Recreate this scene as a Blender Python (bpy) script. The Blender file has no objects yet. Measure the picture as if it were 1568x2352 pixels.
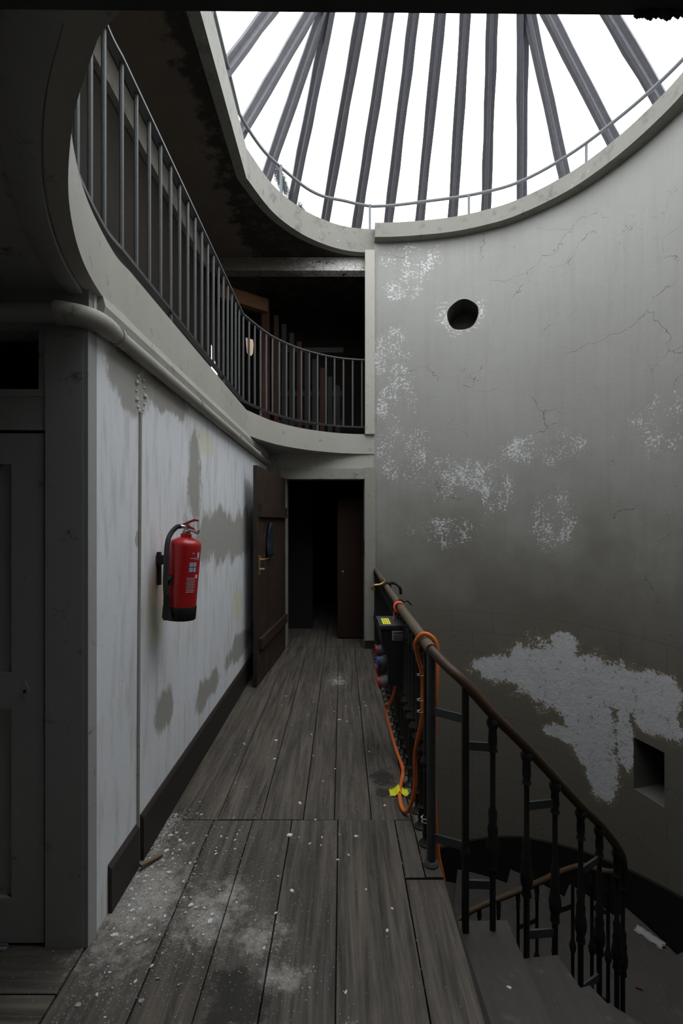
import bpy, bmesh, math, random
from mathutils import Vector, Matrix, noise as mnoise
random.seed(7)
sc = bpy.context.scene
col = sc.collection

# ------------------------------------------------------------------ camera
CX, HY, F, EYE = 785.0, 1202.0, 1111.0, 1.5
cam_d = bpy.data.cameras.new('camera'); cam = bpy.data.objects.new('camera', cam_d); col.objects.link(cam)
cam.location = (0, 0, EYE); cam.rotation_euler = (math.radians(90), 0, 0)
cam_d.sensor_fit = 'HORIZONTAL'; cam_d.sensor_width = 24.0; cam_d.lens = F / 1568 * 24.0
cam_d.shift_x = (784 - CX) / 1568; cam_d.shift_y = (HY - 1176) / 1568
cam_d.clip_start = .02; cam_d.clip_end = 200
sc.camera = cam

# ------------------------------------------------------------------ sky and exposure
SKY = 5.0
w = bpy.data.worlds.new('overcast_sky'); sc.world = w; w.use_nodes = True
nt = w.node_tree; nt.nodes.clear()
tc = nt.nodes.new('ShaderNodeTexCoord'); sp = nt.nodes.new('ShaderNodeSeparateXYZ')
rmp = nt.nodes.new('ShaderNodeValToRGB'); bg = nt.nodes.new('ShaderNodeBackground'); wo = nt.nodes.new('ShaderNodeOutputWorld')
nt.links.new(tc.outputs['Generated'], sp.inputs[0]); nt.links.new(sp.outputs['Z'], rmp.inputs[0])
e = rmp.color_ramp.elements
e[0].position = 0.0; e[0].color = (.30, .31, .33, 1)
e[1].position = .12; e[1].color = (.96, .985, 1.0, 1)
nt.links.new(rmp.outputs[0], bg.inputs[0]); bg.inputs[1].default_value = SKY
nt.links.new(bg.outputs[0], wo.inputs[0])
vs = sc.view_settings
vs.view_transform = 'Standard'; vs.look = 'None'; vs.gamma = 1.0; vs.use_curve_mapping = False; vs.exposure = 0.0
try:
    sc.cycles.max_bounces = 8; sc.cycles.diffuse_bounces = 5; sc.cycles.transparent_max_bounces = 12
    sc.cycles.caustics_reflective = False; sc.cycles.caustics_refractive = False
    sc.cycles.use_denoising = True
except Exception:
    pass

# ------------------------------------------------------------------ node helpers
class NT:
    def __init__(s, name):
        s.m = bpy.data.materials.new(name); s.m.use_nodes = True
        s.t = s.m.node_tree; s.t.nodes.clear()
        s.out = s.t.nodes.new('ShaderNodeOutputMaterial')
        s.b = s.t.nodes.new('ShaderNodeBsdfPrincipled'); s.link(s.b.outputs[0], s.out.inputs[0])
        s._geo = None
    def link(s, a, b): s.t.links.new(a, b)
    def put(s, v, sock):
        if hasattr(v, 'is_output'): s.link(v, sock)
        else: sock.default_value = v
    def geo(s):
        if s._geo is None: s._geo = s.t.nodes.new('ShaderNodeNewGeometry')
        return s._geo
    def pos(s): return s.geo().outputs['Position']
    def uv(s):
        n = s.t.nodes.new('ShaderNodeUVMap'); n.uv_map = 'UVMap'; return n.outputs[0]
    def attr(s, name):
        n = s.t.nodes.new('ShaderNodeAttribute'); n.attribute_name = name; return n.outputs['Fac']
    def sep(s, v):
        n = s.t.nodes.new('ShaderNodeSeparateXYZ'); s.link(v, n.inputs[0]); return n.outputs
    def comb(s, x, y, z):
        n = s.t.nodes.new('ShaderNodeCombineXYZ')
        for i, q in enumerate((x, y, z)): s.put(q, n.inputs[i])
        return n.outputs[0]
    def scale(s, v, sx, sy, sz):
        n = s.t.nodes.new('ShaderNodeMapping'); s.link(v, n.inputs['Vector']); n.inputs['Scale'].default_value = (sx, sy, sz); return n.outputs[0]
    def noise(s, v, sc_, det=4, rough=.55, dist=0):
        n = s.t.nodes.new('ShaderNodeTexNoise'); s.link(v, n.inputs['Vector']); n.inputs['Scale'].default_value = sc_
        n.inputs['Detail'].default_value = det; n.inputs['Roughness'].default_value = rough; n.inputs['Distortion'].default_value = dist
        return n.outputs['Fac']
    def voro(s, v, sc_, feat='DISTANCE_TO_EDGE'):
        n = s.t.nodes.new('ShaderNodeTexVoronoi'); s.link(v, n.inputs['Vector']); n.feature = feat; n.inputs['Scale'].default_value = sc_
        return n.outputs['Distance']
    def math(s, op, a, b=0.0, c=None, clamp=False):
        n = s.t.nodes.new('ShaderNodeMath'); n.operation = op; n.use_clamp = clamp
        s.put(a, n.inputs[0]); s.put(b, n.inputs[1])
        if c is not None: s.put(c, n.inputs[2])
        return n.outputs[0]
    def step(s, v, lo, hi):
        n = s.t.nodes.new('ShaderNodeMapRange'); n.interpolation_type = 'SMOOTHSTEP'; s.put(v, n.inputs[0])
        n.inputs[1].default_value = lo; n.inputs[2].default_value = hi; return n.outputs[0]
    def mix(s, f, a, b):
        n = s.t.nodes.new('ShaderNodeMix'); n.data_type = 'RGBA'
        s.put(f, n.inputs[0])
        s.put(a if hasattr(a, 'is_output') else (*a, 1), n.inputs[6]); s.put(b if hasattr(b, 'is_output') else (*b, 1), n.inputs[7])
        return n.outputs[2]
    def blobs(s, x, y, L, field=False):
        acc = None
        for (cx, cy, rx, ry) in L:
            dx = s.math('MULTIPLY', s.math('SUBTRACT', x, cx), 1 / rx); dy = s.math('MULTIPLY', s.math('SUBTRACT', y, cy), 1 / ry)
            d = s.math('SUBTRACT', 1.0, s.math('SQRT', s.math('ADD', s.math('MULTIPLY', dx, dx), s.math('MULTIPLY', dy, dy))))
            acc = d if acc is None else s.math('SMOOTH_MAX', acc, d, .25)
        return acc
    def bump(s, h, strength=.3, dist=.01):
        n = s.t.nodes.new('ShaderNodeBump'); n.inputs['Strength'].default_value = strength; n.inputs['Distance'].default_value = dist
        s.link(h, n.inputs['Height']); s.link(n.outputs[0], s.b.inputs['Normal'])
    def done(s, color, rough=.7, metal=0.0, spec=.3):
        s.put(color if hasattr(color, 'is_output') else (*color, 1), s.b.inputs['Base Color'])
        s.put(rough, s.b.inputs['Roughness']); s.b.inputs['Metallic'].default_value = metal
        s.b.inputs['Specular IOR Level'].default_value = spec
        return s.m

def simple(name, c, rough=.6, metal=0., var=.25, sc_=12, spec=.3):
    m = NT(name); n = m.noise(m.pos(), sc_, 5)
    return m.done(m.mix(n, tuple(q * (1 - var) for q in c), tuple(q * (1 + var) for q in c)), rough, metal, spec)

def painted(name, c, chip=(.6, .6, .58), grime=(.10, .095, .085), amount=.5, rough=.6):
    """old oil paint on plaster or boards: faint mottling, grime spots, small chips"""
    m = NT(name); p = m.pos()
    n1 = m.noise(m.scale(p, 1, 1, .35), 2.2, 6); n2 = m.noise(p, 9, 8, .65); n3 = m.noise(p, 60, 4, .7)
    k = m.mix(n1, tuple(q * .86 for q in c), tuple(q * 1.1 for q in c))
    g = m.step(m.math('ADD', n2, m.math('MULTIPLY', n3, .35)), .80 - .08 * amount, .92)
    k = m.mix(m.math('MULTIPLY', g, .85), k, grime)
    f = m.step(m.math('ADD', m.noise(p, 23, 5, .7), m.math('MULTIPLY', n1, .2)), .77, .80)
    k = m.mix(m.math('MULTIPLY', f, .5), k, chip)
    m.bump(m.math('ADD', n3, m.math('MULTIPLY', n2, 2)), .25, .004)
    return m.done(k, rough, 0, .25)

def timber(name, c1, c2, axis='z', rough=.8, dust=0.0, sc_=1.0):
    m = NT(name); p = m.pos()
    st = {'x': (1.2, 22, 22), 'y': (22, 1.2, 22), 'z': (22, 22, 1.2)}[axis]
    g = m.noise(m.scale(p, *st), 1.6 * sc_, 6, .65, .4); n = m.noise(p, 2.5, 4)
    k = m.mix(m.math('ADD', m.math('MULTIPLY', g, .75), m.math('MULTIPLY', n, .3)), c1, c2)
    if dust: k = m.mix(m.math('MULTIPLY', m.step(m.noise(p, 14, 6, .7), .55, .75), dust), k, (.42, .41, .38))
    m.bump(g, .35, .004)
    return m.done(k, rough, 0, .2)

# ------------------------------------------------------------------ materials
M = {}
M['trim'] = painted('grey_trim_paint', (.40, .385, .345))
M['casing'] = painted('grey_casing_paint', (.29, .28, .25), amount=.8)
M['kerb'] = painted('weathered_kerb_paint', (.22, .213, .188), amount=1.6)
M['ceil'] = painted('ceiling_distemper', (.40, .40, .38), amount=.7, rough=.85)
M['doorgrey'] = painted('grey_green_door_paint', (.36, .37, .365), chip=(.48, .48, .46), amount=.2, rough=.5)
M['pipe'] = painted('pipe_paint', (.36, .345, .31), amount=.9)
M['skirt'] = simple('dark_brown_skirting_paint', (.030, .023, .020), .55)
M['blackpaint'] = simple('black_skirting_paint', (.008, .007, .006), .6)
M['iron'] = simple('dark_iron', (.022, .022, .023), .5, 0.0, .4, 30, .4)
M['castiron'] = simple('rusty_cast_iron', (.016, .015, .014), .55, 0, .5, 40, .4)
M['flat'] = simple('grey_flat_bar', (.045, .050, .053), .45, 0, .3, 30, .5)
M['balrail'] = simple('grey_painted_rods', (.085, .088, .09), .5, 0, .3, 40, .4)
M['rail'] = timber('worn_wooden_handrail', (.075, .055, .038), (.17, .135, .10), 'y', .5)
M['rail2'] = timber('brown_wooden_handrail', (.045, .028, .017), (.105, .068, .042), 'x', .45)
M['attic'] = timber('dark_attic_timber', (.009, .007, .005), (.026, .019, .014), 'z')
M['atticbeam'] = timber('brown_timber', (.075, .036, .018), (.15, .075, .038), 'y')
M['redpost'] = timber('reddish_timber', (.022, .010, .006), (.055, .024, .013), 'z')
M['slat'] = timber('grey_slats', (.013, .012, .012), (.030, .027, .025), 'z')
M['beige'] = painted('stained_beige_board', (.24, .22, .185), amount=1.0)
M['dooropen'] = timber('dark_stained_door', (.022, .013, .009), (.060, .038, .028), 'z', .6, .25)
M['doorinner'] = timber('brown_inner_door', (.018, .009, .006), (.034, .017, .011), 'z', .6)
M['darkroom'] = simple('shade_dark_plaster', (.012, .0115, .011), .9)  # near-black colour stands in for the darkness of the unlit rooms
M['near'] = painted('pale_landing_wall', (.52, .515, .49), amount=.4)
M['red'] = simple('red_gloss_enamel', (.42, .012, .014), .28, 0, .08, 6, .5)
M['redpl'] = simple('red_plastic', (.45, .02, .02), .4, 0, .1)
M['black'] = simple('black_rubber', (.012, .012, .013), .45, 0, .2)
M['hose'] = simple('dark_grey_rubber_hose', (.030, .031, .034), .5, 0, .2)
M['steel'] = simple('scratched_steel', (.45, .45, .43), .35, .9, .15)
M['brass'] = simple('brass', (.55, .38, .17), .35, .85, .2)
M['boxblack'] = simple('black_box_plastic', (.010, .011, .013), .42, 0, .25, 20, .5)
M['boxtop'] = simple('black_lid_plastic', (.030, .034, .042), .4, 0, .2, 20, .5)
M['label'] = simple('grey_label_foil', (.30, .30, .31), .5, 0, .1)
M['ink'] = simple('dark_ink', (.02, .02, .022), .7)
M['yellow'] = simple('yellow_tape', (.75, .72, .03), .55, 0, .1)
M['blue'] = simple('blue_plastic', (.02, .07, .32), .4)
M['greypl'] = simple('grey_plastic', (.20, .21, .22), .5)
M['orange'] = simple('orange_cable_sheath', (.72, .165, .035), .45, 0, .12, 8)
M['cordred'] = simple('orange_cord', (.75, .12, .05), .6)
M['tie'] = simple('white_nylon', (.75, .74, .70), .5)
M['white'] = simple('white_print', (.55, .58, .62), .6)
M['pict'] = simple('pale_blue_print', (.38, .48, .62), .6)
M['card'] = simple('tan_card', (.72, .52, .36), .8)
M['plaster'] = simple('white_plaster_chip', (.62, .62, .60), .9, 0, .12)
M['crumb'] = simple('mixed_plaster_crumb', (.40, .385, .36), .95, 0, .5, 70)
M['chipgrey'] = simple('grey_paint_flake', (.30, .30, .29), .9, 0, .2)
M['chipbrown'] = simple('brown_wood_splinter', (.17, .12, .075), .9)
M['bagblue'] = simple('blue_plastic_sheet', (.010, .020, .036), .16, 0, .5, 30, .6)
M['bar'] = simple('grey_glazing_bar_paint', (.085, .084, .094), .55, 0, .3, 20)
M['railgrey'] = simple('light_grey_rod', (.15, .16, .17), .5, 0, .1)
M['lintel'] = simple('dark_lintel', (.10, .10, .10), .9)

def mat_glass():
    m = NT('dirty_rooflight_glass'); t = m.t
    tr = t.nodes.new('ShaderNodeBsdfTransparent'); tr.inputs[0].default_value = (.93, .94, .95, 1)
    gl = t.nodes.new('ShaderNodeBsdfGlossy'); gl.inputs['Roughness'].default_value = .08; gl.inputs[0].default_value = (.8, .8, .8, 1)
    df = t.nodes.new('ShaderNodeBsdfDiffuse'); df.inputs[0].default_value = (.10, .11, .12, 1)
    mx = t.nodes.new('ShaderNodeMixShader'); mx.inputs[0].default_value = .04
    m.link(tr.outputs[0], mx.inputs[1]); m.link(gl.outputs[0], mx.inputs[2])
    p = m.sep(m.pos())
    sp_ = m.blobs(p[0], p[2], [(-.72, 5.55, .16, .16), (-.52, 5.42, .12, .2), (2.45, 5.42, .12, .12), (2.1, 5.40, .10, .10), (.98, 5.42, .05, .22)])
    k = m.step(m.math('ADD', m.math('MULTIPLY', sp_, .55), m.math('MULTIPLY', m.noise(m.pos(), 110, 4, .7), .9)), .66, .74)
    m2 = t.nodes.new('ShaderNodeMixShader'); m.link(k, m2.inputs[0]); m.link(mx.outputs[0], m2.inputs[1]); m.link(df.outputs[0], m2.inputs[2])
    t.nodes.remove(m.b); m.link(m2.outputs[0], m.out.inputs[0])
    return m.m
M['glass'] = mat_glass()

def mat_wall_right():
    m = NT('stairwell_plaster'); uv = m.uv(); o = m.sep(uv); u, v = o[0], o[1]
    nl = m.noise(uv, 1.1, 5, .6); nm = m.noise(uv, 5, 7, .65); nf = m.noise(uv, 38, 6, .72); ns = m.noise(m.scale(uv, 9, .6, 1), 1.5, 5, .6)
    k = m.mix(nl, (.265, .262, .243), (.35, .347, .328))
    k = m.mix(m.math('MULTIPLY', m.step(ns, .45, .75), .25), k, (.235, .224, .195))
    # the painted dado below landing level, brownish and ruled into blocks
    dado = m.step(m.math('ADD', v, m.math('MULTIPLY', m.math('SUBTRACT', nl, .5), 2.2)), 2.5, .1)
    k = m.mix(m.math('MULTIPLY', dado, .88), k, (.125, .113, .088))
    br = m.t.nodes.new('ShaderNodeTexBrick'); m.link(uv, br.inputs['Vector'])
    br.inputs['Scale'].default_value = 1.0; br.inputs['Brick Width'].default_value = .46; br.inputs['Row Height'].default_value = .235
    br.inputs['Mortar Size'].default_value = .0045; br.inputs['Mortar Smooth'].default_value = .3
    mort = m.math('MULTIPLY', br.outputs['Fac'], m.step(v, .62, .45))
    k = m.mix(m.math('MULTIPLY', mort, .55), k, (.10, .09, .075))
    # cracks
    wob = m.t.nodes.new('ShaderNodeVectorMath'); wob.operation = 'ADD'; m.link(uv, wob.inputs[0])
    nn = m.t.nodes.new('ShaderNodeTexNoise'); nn.inputs['Scale'].default_value = 3.5; nn.inputs['Detail'].default_value = 6; m.link(uv, nn.inputs['Vector'])
    sc2 = m.t.nodes.new('ShaderNodeVectorMath'); sc2.operation = 'SCALE'; sc2.inputs['Scale'].default_value = .35; m.link(nn.outputs['Color'], sc2.inputs[0]); m.link(sc2.outputs[0], wob.inputs[1])
    cr1 = m.voro(m.scale(wob.outputs[0], .8, 1.5, 1), 1.3); cr2 = m.voro(wob.outputs[0], 5)
    crm = m.math('MULTIPLY', m.step(cr1, .0055, .001), m.step(m.noise(uv, 1.7, 3), .50, .60))
    crf = m.math('MULTIPLY', m.math('MULTIPLY', m.step(cr2, .012, .002), m.step(m.noise(uv, 2.3, 3), .56, .66)), .6)
    cracks = m.math('MAXIMUM', crm, crf)
    k = m.mix(m.math('MULTIPLY', cracks, .6), k, (.09, .085, .075))
    # small dark pits high on the wall
    pits = m.math('MULTIPLY', m.step(m.noise(uv, 14, 3, .6), .715, .74), m.step(m.math('ADD', u, m.math('MULTIPLY', v, .6)), 3.4, 4.4))
    k = m.mix(m.math('MULTIPLY', pits, .9), k, (.05, .048, .045))
    # white flaking: one big bare patch, and scatters of small flakes
    big = m.blobs(u, v, [(1.50, -.16, .36, .17), (2.06, -.13, .62, .37), (2.72, -.04, .50, .24), (3.14, .0, .26, .25), (2.42, -.52, .33, .38),
                         (2.55, -.88, .20, .34), (2.17, .23, .16, .13), (3.1, -.22, .30, .15), (2.15, -.70, .20, .10), (2.80, -.50, .10, .30)])
    bigf = m.math('ADD', big, m.math('ADD', m.math('MULTIPLY', m.math('SUBTRACT', nm, .5), 1.5), m.math('MULTIPLY', m.math('SUBTRACT', nf, .5), 1.1)))
    bmask = m.math('MULTIPLY', m.step(bigf, .06, .14), m.math('SUBTRACT', 1.0, m.math('MULTIPLY', m.step(m.noise(uv, 15, 6, .78), .555, .63), .7)))
    och = m.step(bigf, -.25, .1)
    k = m.mix(m.math('MULTIPLY', och, .45), k, (.27, .215, .12))
    k = m.mix(bmask, k, m.mix(nm, (.46, .46, .475), (.66, .66, .68)))
    sm = m.blobs(u, v, [(.42, 4.62, .34, .26), (.33, 4.3, .25, .14), (.22, 3.5, .26, .42), (.34, 2.36, .34, .36), (.95, 2.05, .42, .28), (1.44, 1.93, .22, .36),
                        (3.17, 2.36, .32, .24), (.85, 1.4, .45, .18), (1.03, 3.95, .3, .26), (1.9, 2.3, .5, .18), (.25, 2.95, .25, .3), (2.05, 1.55, .3, .3)])
    smf = m.math('ADD', m.math('MULTIPLY', m.math('MINIMUM', m.math('MAXIMUM', sm, -.45), .22), .24), m.math('ADD', m.math('MULTIPLY', m.noise(m.scale(uv, 1.3, .8, 1), 3.4, 6, .72), .62), m.math('MULTIPLY', nf, .80)))
    smask = m.step(smf, .805, .835)
    k = m.mix(m.math('MULTIPLY', smask, .85), k, (.62, .625, .64))
    h = m.math('ADD', m.math('MULTIPLY', nm, .5), m.math('MULTIPLY', nf, .25))
    h = m.math('SUBTRACT', h, m.math('MULTIPLY', cracks, .5))
    h = m.math('SUBTRACT', h, m.math('MULTIPLY', bmask, .5))
    h = m.math('ADD', h, m.math('MULTIPLY', m.math('MULTIPLY', bmask, m.noise(uv, 16, 5, .7)), 1.6))
    m.bump(h, .5, .012)
    return m.done(k, .82, 0, .2)
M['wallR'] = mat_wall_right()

def mat_wall_left():
    m = NT('patchy_white_wall'); p = m.pos(); o = m.sep(p); y, z = o[1], o[2]
    nm = m.noise(m.scale(p, 1, 3.4, 1.6), 1.5, 7, .68); nf = m.noise(p, 30, 6, .7); nb = m.noise(m.scale(p, 1, 7, 1.2), 2.4, 5, .6)
    k = m.mix(m.noise(p, 1.5, 4), (.70, .725, .77), (.82, .84, .87))
    k = m.mix(m.math('MULTIPLY', m.step(nb, .46, .70), .45), k, (.46, .455, .44))
    yel = m.blobs(y, z, [(3.15, 2.02, .35, .12), (2.35, 1.1, .2, .25), (4.2, .8, .3, .2)])
    k = m.mix(m.math('MULTIPLY', m.step(m.math('ADD', yel, m.math('MULTIPLY', nm, .6)), .35, .9), .45), k, (.68, .64, .34))
    gb = m.blobs(y, z, [(3.6, 1.40, .95, .24), (4.7, 1.40, 1.2, .26), (4.2, 1.4, .7, .22), (2.98, 1.78, .20, .34), (2.05, 2.10, .25, .13), (2.45, 2.14, .5, .09), (5.4, 1.3, .5, .4), (4.3, .42, .8, .12), (3.3, .38, .35, .12), (2.45, .55, .2, .12)])
    g = m.step(m.math('ADD', gb, m.math('ADD', m.math('MULTIPLY', m.math('SUBTRACT', nm, .5), 2.2), m.math('MULTIPLY', m.math('SUBTRACT', nf, .5), .5))), .02, .38)
    k = m.mix(m.math('MULTIPLY', g, .92), k, m.mix(nf, (.31, .30, .27), (.38, .37, .34)))
    # rough plaster hole round the old cable box
    hb = m.blobs(y, z, [(2.16, 2.08, .07, .12), (2.13, 1.43, .03, .04), (2.3, 2.13, .05, .05)])
    hm = m.step(m.math('ADD', hb, m.math('MULTIPLY', m.math('SUBTRACT', nf, .5), 1.4)), .0, .25)
    k = m.mix(m.math('MULTIPLY', hm, .8), k, m.mix(m.noise(p, 60, 3), (.20, .17, .14), (.62, .6, .57)))
    dots = m.step(m.noise(p, 26, 2, .5), .78, .80)
    k = m.mix(m.math('MULTIPLY', dots, .8), k, (.10, .095, .09))
    m.bump(m.math('ADD', m.math('MULTIPLY', nf, .3), m.math('SUBTRACT', m.math('MULTIPLY', nm, .4), m.math('MULTIPLY', hm, .9))), .5, .008)
    return m.done(k, .7, 0, .25)
M['wallL'] = mat_wall_left()

def mat_floor(name, axis):
    m = NT(name); p = m.pos(); o = m.sep(p); b = m.attr('board')
    q = m.comb(o[0] if axis == 'y' else o[1], o[1] if axis == 'y' else o[0], m.math('MULTIPLY', b, 9.0))
    g = m.noise(m.scale(q, 26, 1.3, 1), 1.3, 7, .68, .5); gl = m.noise(m.scale(q, 60, 2.0, 1), 1.6, 4, .6)
    big = m.noise(p, 1.9, 6, .62)
    k = m.mix(m.step(g, .28, .74), (.030, .026, .022), (.142, .122, .100))
    k = m.mix(m.math('MULTIPLY', b, .35), k, (.075, .066, .058))
    k = m.mix(m.math('MULTIPLY', m.step(gl, .60, .72), .5), k, (.030, .025, .02))
    k = m.mix(m.math('MULTIPLY', m.step(big, .50, .72), .45), k, (.045, .042, .04))
    st = m.blobs(o[0], o[1], [(-.33, 1.52, .16, .16), (.24, 2.86, .10, .14), (.24, 2.70, .08, .07)])
    k = m.mix(m.math('MULTIPLY', m.step(m.math('ADD', st, m.math('MULTIPLY', m.noise(p, 11, 6, .75), 2.4)), 1.35, 1.75), .8), k, (.014, .013, .012))
    # plaster dust trodden into the boards
    db = m.blobs(o[0], o[1], [(-.80, 1.95, .36, .62), (-.5, 1.85, .30, .30), (-.3, 1.75, .22, .18), (-.45, 1.95, .12, .18), (-.05, 4.6, .18, .45), (-.2, 1.6, .2, .12), (.02, 1.42, .06, .08)])
    nd = m.noise(p, 22, 7, .75)
    d = m.step(m.math('ADD', m.math('MULTIPLY', m.math('MAXIMUM', db, -.6), .30), m.math('ADD', m.math('MULTIPLY', nd, .55), m.math('MULTIPLY', big, .35))), .56, .78)
    k = m.mix(m.math('MULTIPLY', d, .72), k, (.42, .40, .37))
    spk = m.step(m.math('ADD', m.math('MULTIPLY', m.noise(p, 120, 2, .5), 1.0), m.math('MULTIPLY', m.math('MAXIMUM', db, -.5), .09)), .715, .735)
    k = m.mix(m.math('MULTIPLY', spk, .8), k, (.55, .54, .52))
    m.bump(m.math('ADD', g, m.math('MULTIPLY', gl, .4)), .4, .004)
    return m.done(k, m.math('ADD', .55, m.math('MULTIPLY', nd, .3)), 0, .3)
M['floor'] = mat_floor('worn_floorboards', 'y'); M['floorx'] = mat_floor('worn_cross_boards', 'x')
M['tread'] = timber('worn_stair_tread', (.038, .035, .031), (.088, .081, .073), 'y', .65, .12)
M['riser'] = timber('dark_stair_riser', (.020, .018, .016), (.040, .037, .033), 'x', .8)

def mat_gallery_ceiling():
    m = NT('stained_brown_ceiling'); p = m.pos(); o = m.sep(p)
    n1 = m.noise(p, 1.8, 6, .65); n2 = m.noise(p, 7, 6, .7)
    k = m.mix(n1, (.085, .066, .052), (.15, .125, .105))
    edge = m.step(m.math('ADD', o[0], m.math('MULTIPLY', n2, .25)), -1.18, -.92)
    k = m.mix(m.math('MULTIPLY', m.step(m.math('ADD', m.math('MULTIPLY', edge, .35), m.math('MULTIPLY', n2, .8)), .52, .75), .85), k, (.020, .015, .012))
    return m.done(k, .85, 0, .2)
M['galceil'] = mat_gallery_ceiling()
def mat_crackbeam():
    m = NT('flaking_beam_lit_end'); p = m.pos(); o = m.sep(p)
    c = m.voro(m.scale(p, 3, 1, 6), 4); n = m.noise(m.scale(p, 1, 1, 3), 5, 6, .7)
    k = m.mix(m.step(m.math('ADD', o[0], m.math('MULTIPLY', n, 1.2)), -.2, .75), (.14, .125, .11), (.85, .83, .80))  # right end paler: the light falling there is put into the colour
    k = m.mix(m.step(c, .03, .005), k, (.06, .04, .03))
    return m.done(k, .8)
M['crackbeam'] = mat_crackbeam()

# ------------------------------------------------------------------ mesh helpers
WORLD = {}
def wloc(o): return WORLD.get(o.name, Vector((0, 0, 0)))
def tagset(o, label=None, cat=None, group=None, kind=None):
    if label: o['label'] = label
    if cat: o['category'] = cat
    if group: o['group'] = group
    if kind: o['kind'] = kind
    return o
def empty(name, loc, label, cat, group=None, kind=None):
    o = bpy.data.objects.new(name, None); col.objects.link(o); o.location = loc; o.empty_display_size = .05
    WORLD[o.name] = Vector(loc); return tagset(o, label, cat, group, kind)

class MB:
    def __init__(s): s.bm = bmesh.new()
    def box(s, a, b, rot=None, at=None):
        a, b = Vector(a), Vector(b)
        vs_ = [s.bm.verts.new((x, y, z)) for x in (a.x, b.x) for y in (a.y, b.y) for z in (a.z, b.z)]
        for f in ((0, 1, 3, 2), (4, 6, 7, 5), (0, 4, 5, 1), (2, 3, 7, 6), (0, 2, 6, 4), (1, 5, 7, 3)): s.bm.faces.new([vs_[i] for i in f])
        if rot is not None:
            at = Vector(at) if at is not None else (a + b) / 2
            for v in vs_: v.co = at + rot @ (v.co - at)
        return vs_
    def beam(s, p0, p1, wd, ht, up=(0, 0, 1)):
        p0, p1 = Vector(p0), Vector(p1); d = (p1 - p0).normalized(); x = d.cross(Vector(up)).normalized(); u = x.cross(d).normalized()
        q = []
        for p in (p0, p1):
            for (i, j) in ((-1, -1), (1, -1), (1, 1), (-1, 1)): q.append(s.bm.verts.new(p + x * i * wd / 2 + u * j * ht / 2))
        for f in ((0, 3, 2, 1), (4, 5, 6, 7), (0, 1, 5, 4), (1, 2, 6, 5), (2, 3, 7, 6), (3, 0, 4, 7)): s.bm.faces.new([q[i] for i in f])
        return q
    def tube(s, pts, r, seg=10, closed=False, cap=True):
        pts = [Vector(p) for p in pts]; n = len(pts); rings = []; prev = None
        rr = r if isinstance(r, (list, tuple)) else [r] * n
        for i, p in enumerate(pts):
            if closed: t = (pts[(i + 1) % n] - pts[i - 1])
            else: t = pts[min(i + 1, n - 1)] - pts[max(i - 1, 0)]
            t.normalize()
            if prev is None:
                a = Vector((0, 0, 1)) if abs(t.z) < .9 else Vector((1, 0, 0)); prev = (a - t * a.dot(t)).normalized()
            else: prev = (prev - t * prev.dot(t)).normalized()
            bnm = t.cross(prev)
            rings.append([s.bm.verts.new(p + (prev * math.cos(2 * math.pi * k / seg) + bnm * math.sin(2 * math.pi * k / seg)) * rr[i]) for k in range(seg)])
        for i in range(n if closed else n - 1):
            A, B = rings[i], rings[(i + 1) % n]
            for k in range(seg): s.bm.faces.new((A[k], A[(k + 1) % seg], B[(k + 1) % seg], B[k]))
        if cap and not closed:
            s.bm.faces.new(rings[0][::-1]); s.bm.faces.new(rings[-1])
        return [v for R in rings for v in R]
    def lathe(s, prof, c=(0, 0, 0), seg=14, mat=None):
        c = Vector(c); rings = []
        for (r, z) in prof:
            rings.append([s.bm.verts.new(Vector((r * math.cos(2 * math.pi * k / seg), r * math.sin(2 * math.pi * k / seg), z))) for k in range(seg)])
        for A, B in zip(rings, rings[1:]):
            for k in range(seg): s.bm.faces.new((A[k], A[(k + 1) % seg], B[(k + 1) % seg], B[k]))
        s.bm.faces.new(rings[0][::-1]); s.bm.faces.new(rings[-1])
        for R in rings:
            for v in R: v.co = c + ((mat @ v.co) if mat is not None else v.co)
        return rings
    def prism(s, poly, axis, lo, hi):
        """poly in the two other axes, extruded along axis from lo to hi"""
        def mk(p, q, t): return {'x': (t, p, q), 'y': (p, t, q), 'z': (p, q, t)}[axis]
        A = [s.bm.verts.new(mk(p, q, lo)) for p, q in poly]; B = [s.bm.verts.new(mk(p, q, hi)) for p, q in poly]
        n = len(poly)
        s.bm.faces.new(A[::-1]); s.bm.faces.new(B)
        for i in range(n): s.bm.faces.new((A[i], A[(i + 1) % n], B[(i + 1) % n], B[i]))
        return A + B
    def strip(s, rows):
        """rows of points; consecutive rows are bridged, rows are open"""
        R = [[s.bm.verts.new(p) for p in r] for r in rows]
        for A, B in zip(R, R[1:]):
            for i in range(len(A) - 1): s.bm.faces.new((A[i], A[i + 1], B[i + 1], B[i]))
        return R
    def sweep(s, sections, closed=False):
        """sections: list of closed cross sections (lists of points), bridged and capped"""
        R = [[s.bm.verts.new(p) for p in q] for q in sections]; n = len(R[0]); m = len(R)
        for i in range(m if closed else m - 1):
            A, B = R[i], R[(i + 1) % m]
            for k in range(n): s.bm.faces.new((A[k], A[(k + 1) % n], B[(k + 1) % n], B[k]))
        if not closed: s.bm.faces.new(R[0][::-1]); s.bm.faces.new(R[-1])
        return R
    def bevel(s, w_, seg=2, ang=40):
        ed = [e_ for e_ in s.bm.edges if len(e_.link_faces) == 2 and e_.calc_face_angle(0) > math.radians(ang)]
        bmesh.ops.bevel(s.bm, geom=ed, offset=w_, segments=seg, affect='EDGES', profile=.6, clamp_overlap=True)
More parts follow.
